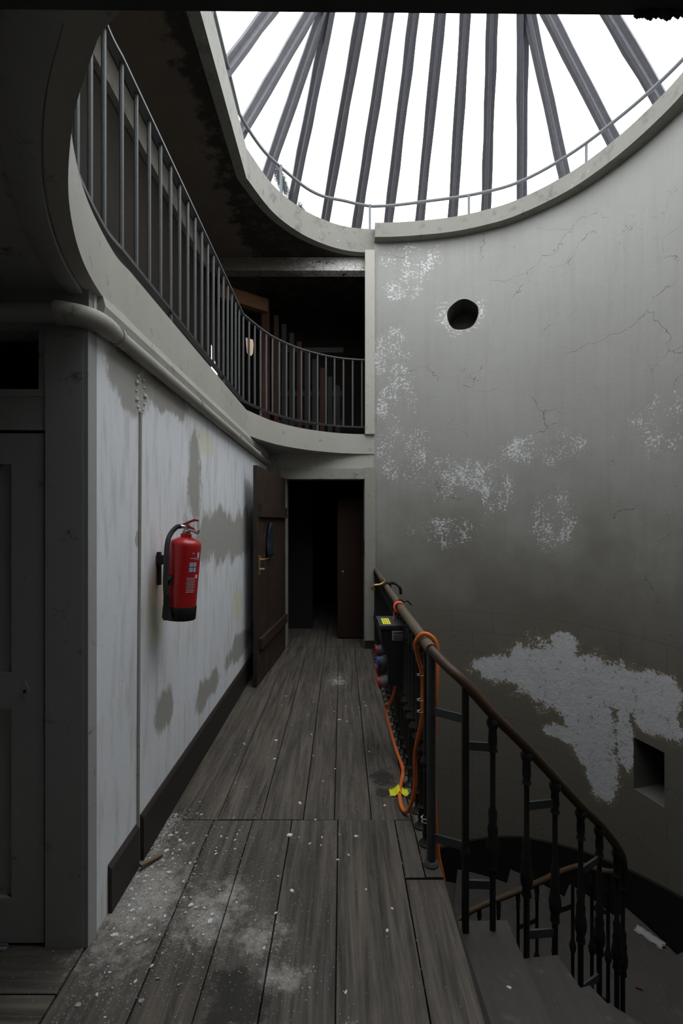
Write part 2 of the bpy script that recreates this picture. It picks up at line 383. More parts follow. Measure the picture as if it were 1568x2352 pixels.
    def build(s, name, mat, parent=None, smooth=False, fix=True, label=None, kind=None, ang=35):
        if fix: bmesh.ops.recalc_face_normals(s.bm, faces=s.bm.faces[:])
        off = wloc(parent) if parent is not None else Vector((0, 0, 0))
        if off.length: bmesh.ops.translate(s.bm, verts=s.bm.verts[:], vec=-off)
        me = bpy.data.meshes.new(name); s.bm.to_mesh(me); s.bm.free()
        if smooth:
            me.shade_smooth()
            try: me.set_sharp_from_angle(angle=math.radians(ang))
            except Exception: pass
        o = bpy.data.objects.new(name, me); col.objects.link(o); me.materials.append(mat)
        if parent is not None: o.parent = parent; WORLD[o.name] = off.copy()
        if label: o['label'] = label
        if kind: o['kind'] = kind
        return o
    def top(s, name, mat, origin, label, cat, group=None, kind=None, smooth=False):
        """a top-level thing of one mesh with its origin at its base"""
        origin = Vector(origin); bmesh.ops.translate(s.bm, verts=s.bm.verts[:], vec=-origin)
        o = s.build(name, mat, None, smooth); o.location = origin; WORLD[o.name] = origin
        return tagset(o, label, cat, group, kind)

def struct(name, mb, mat, label, cat, parent=None, smooth=False):
    o = mb.build(name, mat, parent, smooth)
    return tagset(o, label, cat, None, 'structure')

def cr(P, n):
    out = []
    for i in range(len(P) - 1):
        p0 = P[max(i - 1, 0)]; p1 = P[i]; p2 = P[i + 1]; p3 = P[min(i + 2, len(P) - 1)]
        for k in range(n):
            t = k / n
            out.append(tuple(.5 * ((2 * b) + (c - a) * t + (2 * a - 5 * b + 4 * c - d) * t * t + (-a + 3 * b - 3 * c + d) * t ** 3) for a, b, c, d in zip(p0, p1, p2, p3)))
    out.append(tuple(P[-1])); return out
def lens(P):
    S = [0.0]
    for a, b in zip(P, P[1:]): S.append(S[-1] + math.dist(a, b))
    return S
def at(P, S, s):
    s = max(0, min(S[-1], s))
    for i in range(len(P) - 1):
        if S[i + 1] >= s:
            k = (s - S[i]) / max(1e-9, S[i + 1] - S[i]); return tuple(a + (b - a) * k for a, b in zip(P[i], P[i + 1]))
    return P[-1]
def offset2(P, d):
    """offset an open plan polyline to its right-hand side by d"""
    out = []
    for i in range(len(P)):
        a = P[max(i - 1, 0)]; b = P[min(i + 1, len(P) - 1)]; dx, dy = b[0] - a[0], b[1] - a[1]; L = math.hypot(dx, dy)
        out.append((P[i][0] + dy / L * d, P[i][1] - dx / L * d))
    return out
def px(x, y, Y): return Vector(((x - CX) / F * Y, Y, EYE - (y - HY) / F * Y))

# ------------------------------------------------------------------ plan of the stairwell (metres)
Z1, Z2, Z3, Z4 = 2.34, 2.57, 4.76, 5.04      # soffit, gallery floor, gallery ceiling, top of the skylight kerb
FAR = [(.39, 5.82), (.11, 5.785), (-.16, 5.67), (-.46, 5.43), (-.72, 5.06), (-.9, 4.56)]
NEAR = [(-.9, 2.05), (-.9, 1.9), (-.835, 1.576), (-.72, 1.28), (-.574, 1.028), (-.448, .866), (-.37, .795), (-.1, .62), (.2, .55), (.55, .54), (.9, .56)]
WALLP = [(.39, 5.82), (.6, 5.815), (.86, 5.79), (1.27, 5.72), (1.62, 5.6), (1.98, 5.40), (2.37, 5.0), (2.61, 4.56), (2.75, 4.1), (2.8, 3.7), (2.8, 3.0), (2.79, 2.4), (2.65, 1.8), (2.35, 1.3), (1.9, .85), (1.4, .62), (.9, .56)]
W = cr(WALLP, 10); WS = lens(W)
GAL = cr(FAR, 8) + [(-.9, 4.56 - (4.56 - 2.05) * k / 8) for k in range(1, 8)] + cr(NEAR, 8)      # gallery edge, far post round to the near side
GS = lens(GAL)
def wallp(s, inset=0.0):
    a = at(W, WS, s - .02); b = at(W, WS, s + .02); c = at(W, WS, s); dx, dy = b[0] - a[0], b[1] - a[1]; L = math.hypot(dx, dy)
    return (c[0] + dy / L * inset, c[1] - dx / L * inset)         # inset>0 moves into the stairwell

def ring_slab(mb, inner, rect, zb, zt):
    """slab between an inner closed plan loop and an outer rectangle"""
    x0, y0, x1, y1 = rect; cx, cy = .9, 3.0; outer = []
    for (x, y) in inner:
        dx, dy = x - cx, y - cy
        k = min([q for q in (((x1 - cx) / dx if dx > 0 else (x0 - cx) / dx) if abs(dx) > 1e-6 else 1e9, ((y1 - cy) / dy if dy > 0 else (y0 - cy) / dy) if abs(dy) > 1e-6 else 1e9)])
        outer.append((cx + dx * k, cy + dy * k))
    sec = []
    for a, b in zip(inner, outer): sec.append([(a[0], a[1], zb), (b[0], b[1], zb), (b[0], b[1], zt), (a[0], a[1], zt)])
    mb.sweep(sec, closed=True)
# slab loop: 2 cm behind the fascia along the gallery, buried in the wall elsewhere
_wallout = [wallp(s, -.12) for s in [WS[-1] * (1 - k / 60) for k in range(1, 60)]]
SLAB = offset2(GAL, .02)[:-1] + _wallout
SLAB = [p for p in SLAB]
# insert rectangle corners so that the outer edge stays square
def with_corners(loop, rect):
    return loop

# ------------------------------------------------------------------ floor
def board_attr(o, ids):
    a = o.data.attributes.new('board', 'FLOAT', 'FACE'); a.data.foreach_set('value', ids)
def boards(name, rects, mat, zt=0.0, th=.035):
    mb = MB(); ids = []
    for (x0, y0, x1, y1) in rects:
        dz = random.uniform(-.002, .0015); g = .003
        mb.box((x0 + g, y0 + g, zt - th + dz), (x1 - g, y1 - g, zt + dz)); ids += [random.random()] * 6
    o = mb.build(name, mat, fix=True); board_attr(o, ids); return o
SEAM = 2.447
farx = [-.93, -.63, -.41, -.196, -.038, .15, .354, .432]
nearx = [-.905, -.647, -.45, -.2526, -.02, .266, .432]
rects = [(a, SEAM, b, 5.86) for a, b in zip(farx, farx[1:-1])] + [(a, -1.0, b, SEAM) for a, b in zip(nearx, nearx[1:-1])]
rects += [(.354, 2.047, .432, 5.8), (.266, -.2, .432, 2.04)]
rects += [(.266, 2.047, .354, SEAM)]
rects += [(a, 5.862, b, 9.0) for a, b in zip([-1.2, -.9, -.66, -.43, -.2, .02, .24, .5, .8], [-.9, -.66, -.43, -.2, .02, .24, .5, .8, 1.0])]
fl = boards('floor', rects, M['floor'])
tagset(fl, 'worn dusty floorboards running down the landing to the dark doorway', 'floor', None, 'structure')
xr = []; yy = 1.74
for wd in (.20, .22, .17, .23, .2, .22, .19, .2): xr.append((-3.0, yy - wd, -.907, yy)); yy -= wd
fl2 = boards('floor_left', xr, M['floorx'])
tagset(fl2, 'floorboards laid crosswise in front of the grey panelled door', 'floor', None, 'structure')
mb = MB(); mb.box((-3.0, -1.2, -.25), (.425, 5.95, -.037)); mb.box((-1.25, 5.95, -.25), (1.0, 9.1, -.037))
struct('floor_slab', mb, M['riser'], 'dark edge of the landing below its floorboards', 'floor')

# ------------------------------------------------------------------ walls
# curved stairwell wall, solid, with a round and a square recess cut into it
def make_curved_wall():
    N = 150; th = .5; zb, zt = -4.2, Z4 - .01
    bm = bmesh.new(); uvl = bm.loops.layers.uv.new('UVMap')
    zs = [zb + (zt - zb) * k / 20 for k in range(21)]
    I = []; O = []
    for i in range(N + 1):
        s = WS[-1] * i / N; p = wallp(s); q = wallp(s, -th)
        if i == 0: q = (p[0], p[1] + th)
        I.append([bm.verts.new((p[0], p[1], z)) for z in zs]); O.append([bm.verts.new((q[0], q[1], z)) for z in zs])
    def face(vs_, uvs):
        f = bm.faces.new(vs_)
        for l, t in zip(f.loops, uvs): l[uvl].uv = t
    sv = [WS[-1] * i / N for i in range(N + 1)]; far_ = [(50, 50)] * 4
    for i in range(N):
        for k in range(20):
            face((I[i][k], I[i + 1][k], I[i + 1][k + 1], I[i][k + 1]), [(sv[i], zs[k]), (sv[i + 1], zs[k]), (sv[i + 1], zs[k + 1]), (sv[i], zs[k + 1])])
            face((O[i][k], O[i][k + 1], O[i + 1][k + 1], O[i + 1][k]), far_)
        face((I[i][20], I[i + 1][20], O[i + 1][20], O[i][20]), far_); face((I[i][0], O[i][0], O[i + 1][0], I[i + 1][0]), far_)
    for i in (0, N):
        for k in range(20): face((I[i][k], I[i][k + 1], O[i][k + 1], O[i][k]), far_)
    bmesh.ops.recalc_face_normals(bm, faces=bm.faces[:])
    me = bpy.data.meshes.new('wall_right'); bm.to_mesh(me); bm.free()
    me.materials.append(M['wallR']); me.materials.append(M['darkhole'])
    o = bpy.data.objects.new('wall_right', me); col.objects.link(o)
    cutters = []
    def cutter(build):
        b = bmesh.new(); l = b.loops.layers.uv.new('UVMap'); build(b)
        for f in b.faces:
            f.material_index = 1
            for lp in f.loops: lp[l].uv = (50, 50)
        bmesh.ops.recalc_face_normals(b, faces=b.faces[:])
        m_ = bpy.data.meshes.new('cutter'); b.to_mesh(m_); b.free(); m_.materials.append(M['wallR']); m_.materials.append(M['darkhole'])
        c = bpy.data.objects.new('cutter', m_); col.objects.link(c); cutters.append(c)
        md = o.modifiers.new('cut', 'BOOLEAN'); md.object = c; md.operation = 'DIFFERENCE'; md.solver = 'EXACT'
    def frame(s):
        a = Vector((*wallp(s - .05), 0)); b = Vector((*wallp(s + .05), 0)); t = (b - a).normalized(); n = Vector((-t.y, t.x, 0))   # n points out of the stairwell
        c = Vector((*wallp(s), 0)); return c, t, n
    def round_(b):
        c, t, n = frame(1.04); c.z = 3.95; A = []; B = []
        for k in range(40):
            a = 2 * math.pi * k / 40; q = (t * math.cos(a) + Vector((0, 0, 1)) * math.sin(a)) * (.18 + .004 * math.sin(5 * a))
            A.append(b.verts.new(c + q - n * .2)); B.append(b.verts.new(c + q * 1.0 + n * .42))
        b.faces.new(A); b.faces.new(B[::-1])
        for k in range(40): b.faces.new((A[k], B[k], B[(k + 1) % 40], A[(k + 1) % 40]))
    def square_(b):
        c, t, n = frame(3.04); A = []; B = []
        for (i, z) in ((-.155, -.925), (.155, -.925), (.155, -.455), (-.155, -.455)):
            q = c + t * i + Vector((0, 0, z)); A.append(b.verts.new(q - n * .25)); B.append(b.verts.new(q + n * .34))
        b.faces.new(A); b.faces.new(B[::-1])
        for k in range(4): b.faces.new((A[k], B[k], B[(k + 1) % 4], A[(k + 1) % 4]))
    cutter(round_); cutter(square_)
    bpy.context.view_layer.update()
    dg = bpy.context.evaluated_depsgraph_get(); ev = o.evaluated_get(dg)
    me2 = bpy.data.meshes.new_from_object(ev, preserve_all_data_layers=True, depsgraph=dg)
    o.modifiers.clear(); o.data = me2; me2.name = 'wall_right'
    for c in cutters: bpy.data.objects.remove(c)
    return tagset(o, 'tall curved grey stairwell wall with flaking paint and a round hole', 'wall', None, 'structure')
M['darkhole'] = simple('dark_grey_recess', (.10, .098, .09), .9)  # faces inside both recesses, a darker grey than the wall
make_curved_wall()

mb = MB(); mb.box((-1.03, 1.76, -.03), (-.9, 5.84, Z1 + .02))
struct('wall_left', mb, M['wallL'], 'white patchy painted wall on the left of the landing, holding the extinguisher', 'wall')
# end wall with the doorway, carried down beside the stair
DX0, DX1, DH, DY = -.68, .278, 2.035, 5.83
mb = MB()
mb.box((-3.0, DY, 0), (DX0, DY + .2, Z1)); mb.box((DX1, DY, 0), (.42, DY + .2, Z1)); mb.box((DX0, DY, DH), (DX1, DY + .2, Z1))
mb.box((-1.0, DY, -4.2), (.42, DY + .2, -.26))
struct('wall_back', mb, M['trim'], 'grey end wall over and around the dark doorway', 'wall')
# dark room behind the doorway
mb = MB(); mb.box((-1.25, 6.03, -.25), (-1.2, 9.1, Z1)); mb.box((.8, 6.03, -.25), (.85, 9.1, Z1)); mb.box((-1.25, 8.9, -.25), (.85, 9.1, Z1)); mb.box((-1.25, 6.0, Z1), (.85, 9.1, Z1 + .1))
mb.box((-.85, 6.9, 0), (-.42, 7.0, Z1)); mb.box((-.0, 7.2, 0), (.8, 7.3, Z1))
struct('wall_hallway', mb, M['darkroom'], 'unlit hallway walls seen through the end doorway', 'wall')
# front wall with the panelled door and its transom
FY = 1.73
mb = MB()
mb.box((-3.0, FY, 0), (-1.95, FY + .1, Z1)); mb.box((-1.95, FY, 2.19), (-.905, FY + .1, Z1)); mb.box((-1.0, FY + .02, 0), (-.905, FY + .1, 2.2))
struct('wall_front_left', mb, M['doorgrey'], 'grey wall round the panelled door at the left', 'wall')
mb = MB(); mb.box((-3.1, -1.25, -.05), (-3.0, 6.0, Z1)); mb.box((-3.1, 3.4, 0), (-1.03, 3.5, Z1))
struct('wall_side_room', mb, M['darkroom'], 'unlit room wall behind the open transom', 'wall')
# wall with the doorway the view is taken from
mb = MB()
mb.box((-3.0, .28, -.0), (-.85, .46, Z3)); mb.box((.85, .28, -4.2), (3.0, .46, Z3)); mb.box((-.85, .28, 2.2), (.85, .46, Z3)); mb.box((-.85, .28, -4.2), (.85, .46, -.26))
struct('wall_near', mb, M['near'], 'plain wall on the near side of the stairwell', 'wall')
mb = MB(); mb.box((-3.0, -1.25, 0), (3.0, -1.2, Z1)); mb.box((2.0, -1.2, 0), (2.05, .28, Z1)); mb.box((-3.0, -1.2, Z1), (3.0, .3, Z1 + .08)); mb.box((.43, -1.2, -.3), (2.0, .28, -.02))
struct('wall_entry', mb, M['darkroom'], 'unlit room behind the viewpoint', 'wall')
mb = MB()
prev = None
mb.box((-.95, .33, 2.028), (.95, .50, 2.21))
for k in range(26):      # ragged dust and splinters hanging from the right end
    x = .285 + k * .0028; r = .0016 + .0035 * random.random()
    mb.lathe([(r * .2, -r * 1.7), (r, -r * .4), (r * .9, r), (r * .3, r * 1.6)], (x, .497, 2.028), 6)
lt = struct('trim_door_head', mb, M['lintel'], 'dark door head crossing the very top of the view', 'door frame')
lt.rotation_euler = (0, math.radians(.52), 0)
# wall under the landing and floor far below
mb = MB(); mb.box((-1.0, .4, -4.2), (-.6, 5.9, -.26)); struct('wall_below_landing', mb, M['near'], 'dark wall below the landing', 'wall')
mb = MB(); mb.box((-1.0, .3, -4.3), (3.5, 6.3, -4.2)); struct('floor_below', mb, M['darkroom'], 'floor at the foot of the stairwell', 'floor')

# ------------------------------------------------------------------ gallery slab, ceiling, kerb
mb = MB(); ring_slab(mb, SLAB, (-3.05, .2, 3.4, 7.6), Z1, Z2 - .01)
struct('ceiling', mb, M['ceil'], 'grey plaster soffit under the gallery at the upper left', 'ceiling')
mb = MB(); ring_slab(mb, SLAB, (-3.05, .2, 3.4, 7.6), Z3, Z3 + .12)
struct('ceiling_gallery', mb, M['galceil'], 'stained brown ceiling over the gallery', 'ceiling')
def band(P, zb, zt, t0, t1):
    mb = MB(); a = offset2(P, t0); b = offset2(P, t1)
    zb_ = zb if callable(zb) else (lambda i: zb)
    mb.sweep([[(p[0], p[1], zb_(i)), (q[0], q[1], zb_(i)), (q[0], q[1], zt), (p[0], p[1], zt)] for i, (p, q) in enumerate(zip(a, b))]); return mb
struct('trim_fascia', band(GAL, Z1 - .005, Z2, .0, .05), M['trim'], 'grey curved fascia board along the gallery edge', 'fascia', smooth=True)
struct('trim_kerb_left', band(GAL, Z3 - .005, Z4, .0, .09), M['kerb'], 'pale curved kerb below the skylight over the gallery', 'kerb', smooth=True)
WR = [wallp(s) for s in [WS[-1] * k / 150 for k in range(151)]]
struct('trim_kerb_right', band(WR, Z4 - .165, Z4 + .004, -.03, .12), M['kerb'], 'grey curved kerb below the skylight on the right wall', 'kerb', smooth=True)
# moulding under the near soffit
i0 = next(i for i, p in enumerate(GAL) if p[1] < 2.6 and p[0] < -.85)
NE = GAL[i0:]
mb = MB(); mb.sweep([[(p[0], p[1], Z1 + .01), (q[0], q[1], Z1 + .01), (q[0], q[1], Z1 - .004), ((p[0] + q[0]) / 2, (p[1] + q[1]) / 2, Z1 - .022), (p[0], p[1], Z1 - .022)] for p, q in zip(offset2(NE, .055), offset2(NE, .13))])
struct('trim_soffit', mb, M['ceil'], 'rounded plaster moulding along the near soffit edge', 'moulding', smooth=True)
# post between gallery opening and the curved wall; door casing below
mb = MB(); mb.box((.277, 5.78, Z2 - .002), (.392, 5.86, Z3 + .01)); mb.bevel(.004)
struct('trim_gallery_post', mb, M['trim'], 'flat grey post between the gallery opening and curved wall', 'post')
mb = MB()
mb.box((.272, 5.775, .10), (.40, 5.84, 2.165)); mb.box((-.74, 5.782, DH - .005), (.275, 5.84, 2.155)); mb.box((-.755, 5.775, .0), (-.675, 5.84, 2.165)); mb.bevel(.005)
dc = struct('trim_doorway', mb, M['casing'], 'grey wooden casing round the dark end doorway', 'door frame')
mb = MB(); mb.box((.270, 5.786, 0), (.404, 5.845, .10)); mb.build('plinth', M['skirt'], dc, label='dark brown plinth')
mb = MB(); mb.box((-.70, 5.84, 0), (DX0 + .01, 6.04, DH)); mb.box((DX1 - .012, 5.84, 0), (DX1 + .01, 6.04, DH)); mb.build('jamb', M['casing'], dc)
mb = MB(); mb.box((.262, 5.83, 1.12), (.268, 5.86, 1.30)); mb.build('strike_plate', M['castiron'], dc)

# gallery rooms behind the railing
GX = -1.62
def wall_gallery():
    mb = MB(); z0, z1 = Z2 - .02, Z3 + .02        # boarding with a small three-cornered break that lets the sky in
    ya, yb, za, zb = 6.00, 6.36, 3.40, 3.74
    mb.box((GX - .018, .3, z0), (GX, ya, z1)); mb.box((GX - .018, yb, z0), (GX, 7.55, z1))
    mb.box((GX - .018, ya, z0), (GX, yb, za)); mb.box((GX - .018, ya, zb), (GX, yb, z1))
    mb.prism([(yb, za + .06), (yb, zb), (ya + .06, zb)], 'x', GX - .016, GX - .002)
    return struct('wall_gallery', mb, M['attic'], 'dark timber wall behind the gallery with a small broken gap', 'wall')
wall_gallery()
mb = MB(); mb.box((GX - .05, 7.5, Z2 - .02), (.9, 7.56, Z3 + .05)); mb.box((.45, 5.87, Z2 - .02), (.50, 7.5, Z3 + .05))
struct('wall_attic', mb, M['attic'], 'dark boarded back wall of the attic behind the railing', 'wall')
mb = MB(); mb.box((GX, .5, 4.47), (GX + .05, 5.6, 4.68)); mb.bevel(.004)
struct('trim_wall_plate', mb, M['beige'], 'stained beige board high on the gallery wall', 'board')
mb = MB(); mb.box((GX, 5.93, 4.60), (.45, 6.08, Z3 + .01)); mb.bevel(.006)
struct('beam_gallery', mb, M['crackbeam'], 'flaking white beam across the top of the gallery opening', 'beam')
mb = MB(); mb.beam((-1.56, 6.10, 4.42), (-1.02, 6.52, 4.42), .10, .17); mb.bevel(.005)
mb.top('timber_beam', M['atticbeam'], (-1.29, 6.31, 4.33), 'short orange-brown timber beam slanting through the dark attic', 'beam', kind='structure')
mb = MB(); mb.box((-1.08, 6.50, Z2 - .01), (-.98, 6.60, 4.5)); mb.bevel(.004)
mb.top('timber_post', M['redpost'], (-1.03, 6.55, Z2), 'reddish brown timber post below the orange-brown attic beam', 'post', kind='structure')
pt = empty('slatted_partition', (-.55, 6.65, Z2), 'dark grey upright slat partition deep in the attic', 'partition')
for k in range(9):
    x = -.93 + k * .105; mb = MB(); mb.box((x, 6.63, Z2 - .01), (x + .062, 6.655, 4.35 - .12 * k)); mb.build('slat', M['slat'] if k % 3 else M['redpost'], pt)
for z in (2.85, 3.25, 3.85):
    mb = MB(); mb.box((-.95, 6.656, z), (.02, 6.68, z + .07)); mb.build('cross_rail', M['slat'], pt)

# ------------------------------------------------------------------ skirting and stair skirting
mb = MB(); mb.prism([(-.905, .0), (-.882, .0), (-.882, .185), (-.892, .2), (-.905, .2)], 'y', 2.155, 5.8)
struct('baseboard_left', mb, M['skirt'], 'dark brown skirting board under the white wall', 'skirting board')
mb = MB(); mb.prism([(-.905, .0), (-.884, .0), (-.884, .17), (-.905, .19)], 'y', 1.86, 2.115)
struct('baseboard_stub', mb, M['skirt'], 'short broken end of dark skirting beside the wall corner', 'skirting board')
SK = [(0.0, -2.75), (.4, -2.52), (.78, -2.34), (1.37, -2.09), (1.71, -1.975), (2.77, -1.707), (3.37, -1.546), (4.0, -1.30), (4.6, -1.0), (5.4, -.65), (6.5, -.2), (7.6, .15)]
def skz(s):
    for (a, za), (b, zb) in zip(SK, SK[1:]):
        if s <= b: return za + (zb - za) * (s - a) / (b - a)
    return SK[-1][1]
mb = MB(); sec = []
for k in range(121):
    s = 7.5 * k / 120; p = wallp(s); q = wallp(s, .022); z = skz(s); zb = z - 1.0
    sec.append([(p[0], p[1], zb), (q[0], q[1], zb), (q[0], q[1], z - .01), (p[0], p[1], z)])
mb.sweep(sec)
struct('trim_stair_skirting', mb, M['blackpaint'], 'black skirting band following the stairs round the curved wall', 'skirting board', smooth=True)

# ------------------------------------------------------------------ staircase
ST = empty('staircase', (1.3, 2.8, -2.5), 'worn wooden winding staircase dropping from the landing at lower right', 'staircase', kind='thing')
inner = [(.432, 2.03), (.675, 2.035), (.90, 2.06), (1.06, 2.10), (1.20, 2.19), (1.33, 2.32), (1.42, 2.45), (1.47, 2.56), (1.58, 2.70), (1.69, 2.90), (1.74, 3.08), (1.68, 3.40), (1.50, 3.52), (1.30, 3.60), (.95, 3.60), (.70, 3.50), (.50, 3.35), (.40, 3.1)]
outer_xy = [(.47, .60), (.70, .62), (1.15, .68), (1.6, .80), (2.05, 1.08), (2.40, 1.45), (2.64, 1.90)]
outer_s = [5.0, 4.65, 4.3, 3.95, 3.5, 2.85, 2.25, 1.6, 1.0, .4, .05]
outer = outer_xy + [wallp(s, .03) for s in outer_s]
RISE = .17
for i in range(len(inner) - 1):
    z = -RISE * (i + 1); a, b = Vector((*inner[i], 0)), Vector((*inner[i + 1], 0)); c, d = Vector((*outer[i + 1], 0)), Vector((*outer[i], 0))
    nose = .018
    fw = ((b - a).normalized() + (c - d).normalized()).normalized() * nose
    # extra wall points so that the tread follows the curved wall
    edge = [c]
    if i >= 7:
        s0, s1 = outer_s[i - 7], outer_s[i - 6]
        edge = [Vector((*wallp(s1 + (s0 - s1) * t, .03), 0)) for t in (0, .25, .5, .75)]
    poly = [a, b + fw] + [q + (fw if k == 0 else Vector()) for k, q in enumerate(edge)] + [d]
    poly = [(p.x, p.y) for p in poly]
    mb = MB(); mb.prism(poly, 'z', z - .035, z); mb.bevel(.006, 2, 60)
    t = mb.build('tread', M['tread'], ST, smooth=True)
    mb = MB(); n = (d - a).normalized(); n = Vector((-n.y, n.x, 0)) * .012
    q = [a - n, d - n, d + n, a + n]
    mb.prism([(p.x, p.y) for p in q], 'z', z - .002, z + RISE - (.035 if i else .04)); mb.build('riser', M['riser'], ST)
mb = MB(); pts = [(x, y, -RISE * (i + .5) - .16) for i, (x, y) in enumerate(inner)]
pts = cr(pts, 4); o2 = offset2([(p[0], p[1]) for p in pts], .03)
mb.sweep([[(p[0], p[1], p[2] - .12), (q[0], q[1], p[2] - .12), (q[0], q[1], p[2] + .10), (p[0], p[1], p[2] + .10)] for p, q in zip(pts, o2)])
mb.build('string', M['riser'], ST, smooth=True)

# ------------------------------------------------------------------ skylight
SKL = empty('skylight', (.85, 3.2, 5.1), 'large hipped glass skylight on dark bars over the stairwell', 'skylight')
def S11(x, y, z): return Vector((x * 1.1, y * 1.1, EYE + z * 1.1))     # lantern laid out about 10 percent outside the kerb
TL, TR = S11(-.16, 4.72, 5.10), S11(1.79, 4.72, 5.10); BLk, BRk = S11(-.16, 1.3, 5.10), S11(1.79, 1.3, 5.10)
bars = [  # foot on the eaves, head on the upper frame
 (S11(-.595, 5.53, 3.54), S11(-.10, 4.72, 5.10)), (S11(-.226, 5.85, 3.54), S11(.211, 4.72, 5.10)), (S11(.168, 5.85, 3.54), S11(.478, 4.72, 5.10)),
 (S11(.548, 5.85, 3.54), S11(.719, 4.72, 5.10)), (S11(.927, 5.85, 3.54), S11(.973, 4.72, 5.10)), (S11(1.327, 5.85, 3.54), S11(1.214, 4.72, 5.10)),
 (S11(1.727, 5.83, 3.54), S11(1.472, 4.72, 5.10)), (S11(2.07, 5.58, 3.54), S11(1.765, 4.72, 5.10)), (S11(2.31, 5.0, 3.54), TR - Vector((0, EYE * 0, 0)) if False else S11(1.80, 4.72, 5.10)),
 (S11(2.59, 4.56, 3.54), S11(1.83, 4.60, 5.10)), (S11(2.74, 4.11, 3.54), S11(1.80, 4.106, 5.10)),
 (S11(2.80, 3.5, 3.54), S11(1.80, 3.5, 5.10)), (S11(2.80, 2.9, 3.54), S11(1.80, 2.9, 5.10)), (S11(2.78, 2.3, 3.54), S11(1.80, 2.3, 5.10)), (S11(2.6, 1.5, 3.54), BRk * 1),
 (S11(1.7, .7, 3.54), S11(1.5, 1.3, 5.10)), (S11(1.0, .6, 3.54), S11(1.0, 1.3, 5.10)), (S11(.3, .6, 3.54), S11(.4, 1.3, 5.10)),
 (S11(-.6, 1.1, 3.54), BLk * 1), (S11(-.9, 1.9, 3.54), S11(-.16, 2.2, 5.10)), (S11(-.9, 2.55, 3.54), S11(-.16, 2.85, 5.10)), (S11(-.9, 3.15, 3.54), S11(-.16, 3.52, 5.10)),
 (S11(-.9, 3.77, 3.54), S11(-.16, 4.22, 5.10)), (S11(-.90, 4.36, 3.54), S11(-.19, 4.66, 5.10)), (S11(-.79, 5.0, 3.54), S11(-.15, 4.72, 5.10))]
ctr = Vector((.9, 3.3, 4.0))
feet = []
for f_, h_ in bars:
    d = (f_ - h_).normalized(); foot = f_ + d * .45; feet.append((foot, h_))
    out = (f_ + h_) / 2 - ctr
    nrm = (out - d * out.dot(d)).normalized()          # the outward face of the roof slope
    mb = MB(); n = 9; R = []
    x = d.cross(nrm).normalized()
    for k in range(n + 1):
        p = h_ + (foot - h_) * k / n; wj = [.062 + random.uniform(-.006, .006) for _ in range(2)]
        R.append([p - x * wj[0] + nrm * .02, p + x * wj[1] + nrm * .02, p + x * wj[1] - nrm * .012, p + x * .022 - nrm * .018, p + x * .016 - nrm * .065, p - x * .016 - nrm * .065, p - x * .022 - nrm * .018, p - x * wj[0] - nrm * .012])
    mb.sweep(R); mb.build('glazing_bar', M['bar'], SKL)
for i in range(len(feet)):
    (a, b), (c, d) = feet[i], feet[(i + 1) % len(feet)]
    mb = MB(); n = ((c - a).cross(b - a)).normalized()
    if n.dot((a + c) / 2 - ctr) < 0: n = -n
    q = [a, c, d, b] if (b - d).length > .02 else [a, c, d]
    vs_ = [mb.bm.verts.new(p + n * .012) for p in q]; mb.bm.faces.new(vs_)
    mb.build('glass_pane', M['glass'], SKL)
mb = MB()
for p, q in ((TL, TR), (TR, BRk), (BRk, BLk), (BLk, TL)): mb.beam(p + Vector((0, 0, .07)), q + Vector((0, 0, .07)), .10, .10)
mb.build('upper_frame', M['bar'], SKL)
apx = (TL + TR + BRk + BLk) / 4 + Vector((0, 0, .9)); r0 = (TL + TR) / 2 + Vector((0, -1, .7)); r1 = (BLk + BRk) / 2 + Vector((0, 1, .7))
for tri in ((TL, TR, r0), (BRk, BLk, r1), (TR, BRk, r1, r0), (BLk, TL, r0, r1)):
    mb = MB(); mb.bm.faces.new([mb.bm.verts.new(p) for p in tri]); mb.build('glass_pane', M['glass'], SKL)
mb = MB(); mb.beam(r0, r1, .1, .12)
for p, q in ((TL, r0), (TR, r0), (BLk, r1), (BRk, r1)): mb.beam(p, q, .09, .1)
mb.build('ridge', M['bar'], SKL)

# thin rod round the kerb
KR = empty('kerb_rod', (.43, 5.9, Z4), 'thin grey iron rod on short posts round the skylight kerb', 'rail')
loop = offset2(GAL, .07)[:-6]; loop2 = [wallp(s, -.07) for s in [WS[-1] * k / 80 for k in range(78)]]
path = [(x, y, Z4 + .335) for x, y in loop[::-1]] + [(x, y, Z4 + .335) for x, y in loop2[1:]]
sag = []
for k, p in enumerate(path): sag.append((p[0], p[1], p[2] + .015 * math.sin(k * .35)))
mb = MB(); mb.tube(sag, .017, 8); mb.build('rod', M['railgrey'], KR, smooth=True)
for (x, y) in [(-.66, 5.24), (.34, 5.885), (1.50, 5.72), (2.50, 4.95), (-.97, 3.6), (-.97, 2.2), (2.87, 3.2)]:
    mb = MB(); mb.tube([(x, y, Z4 - .01), (x, y, Z4 + .34)], .015, 8); mb.build('post', M['railgrey'], KR, smooth=True)

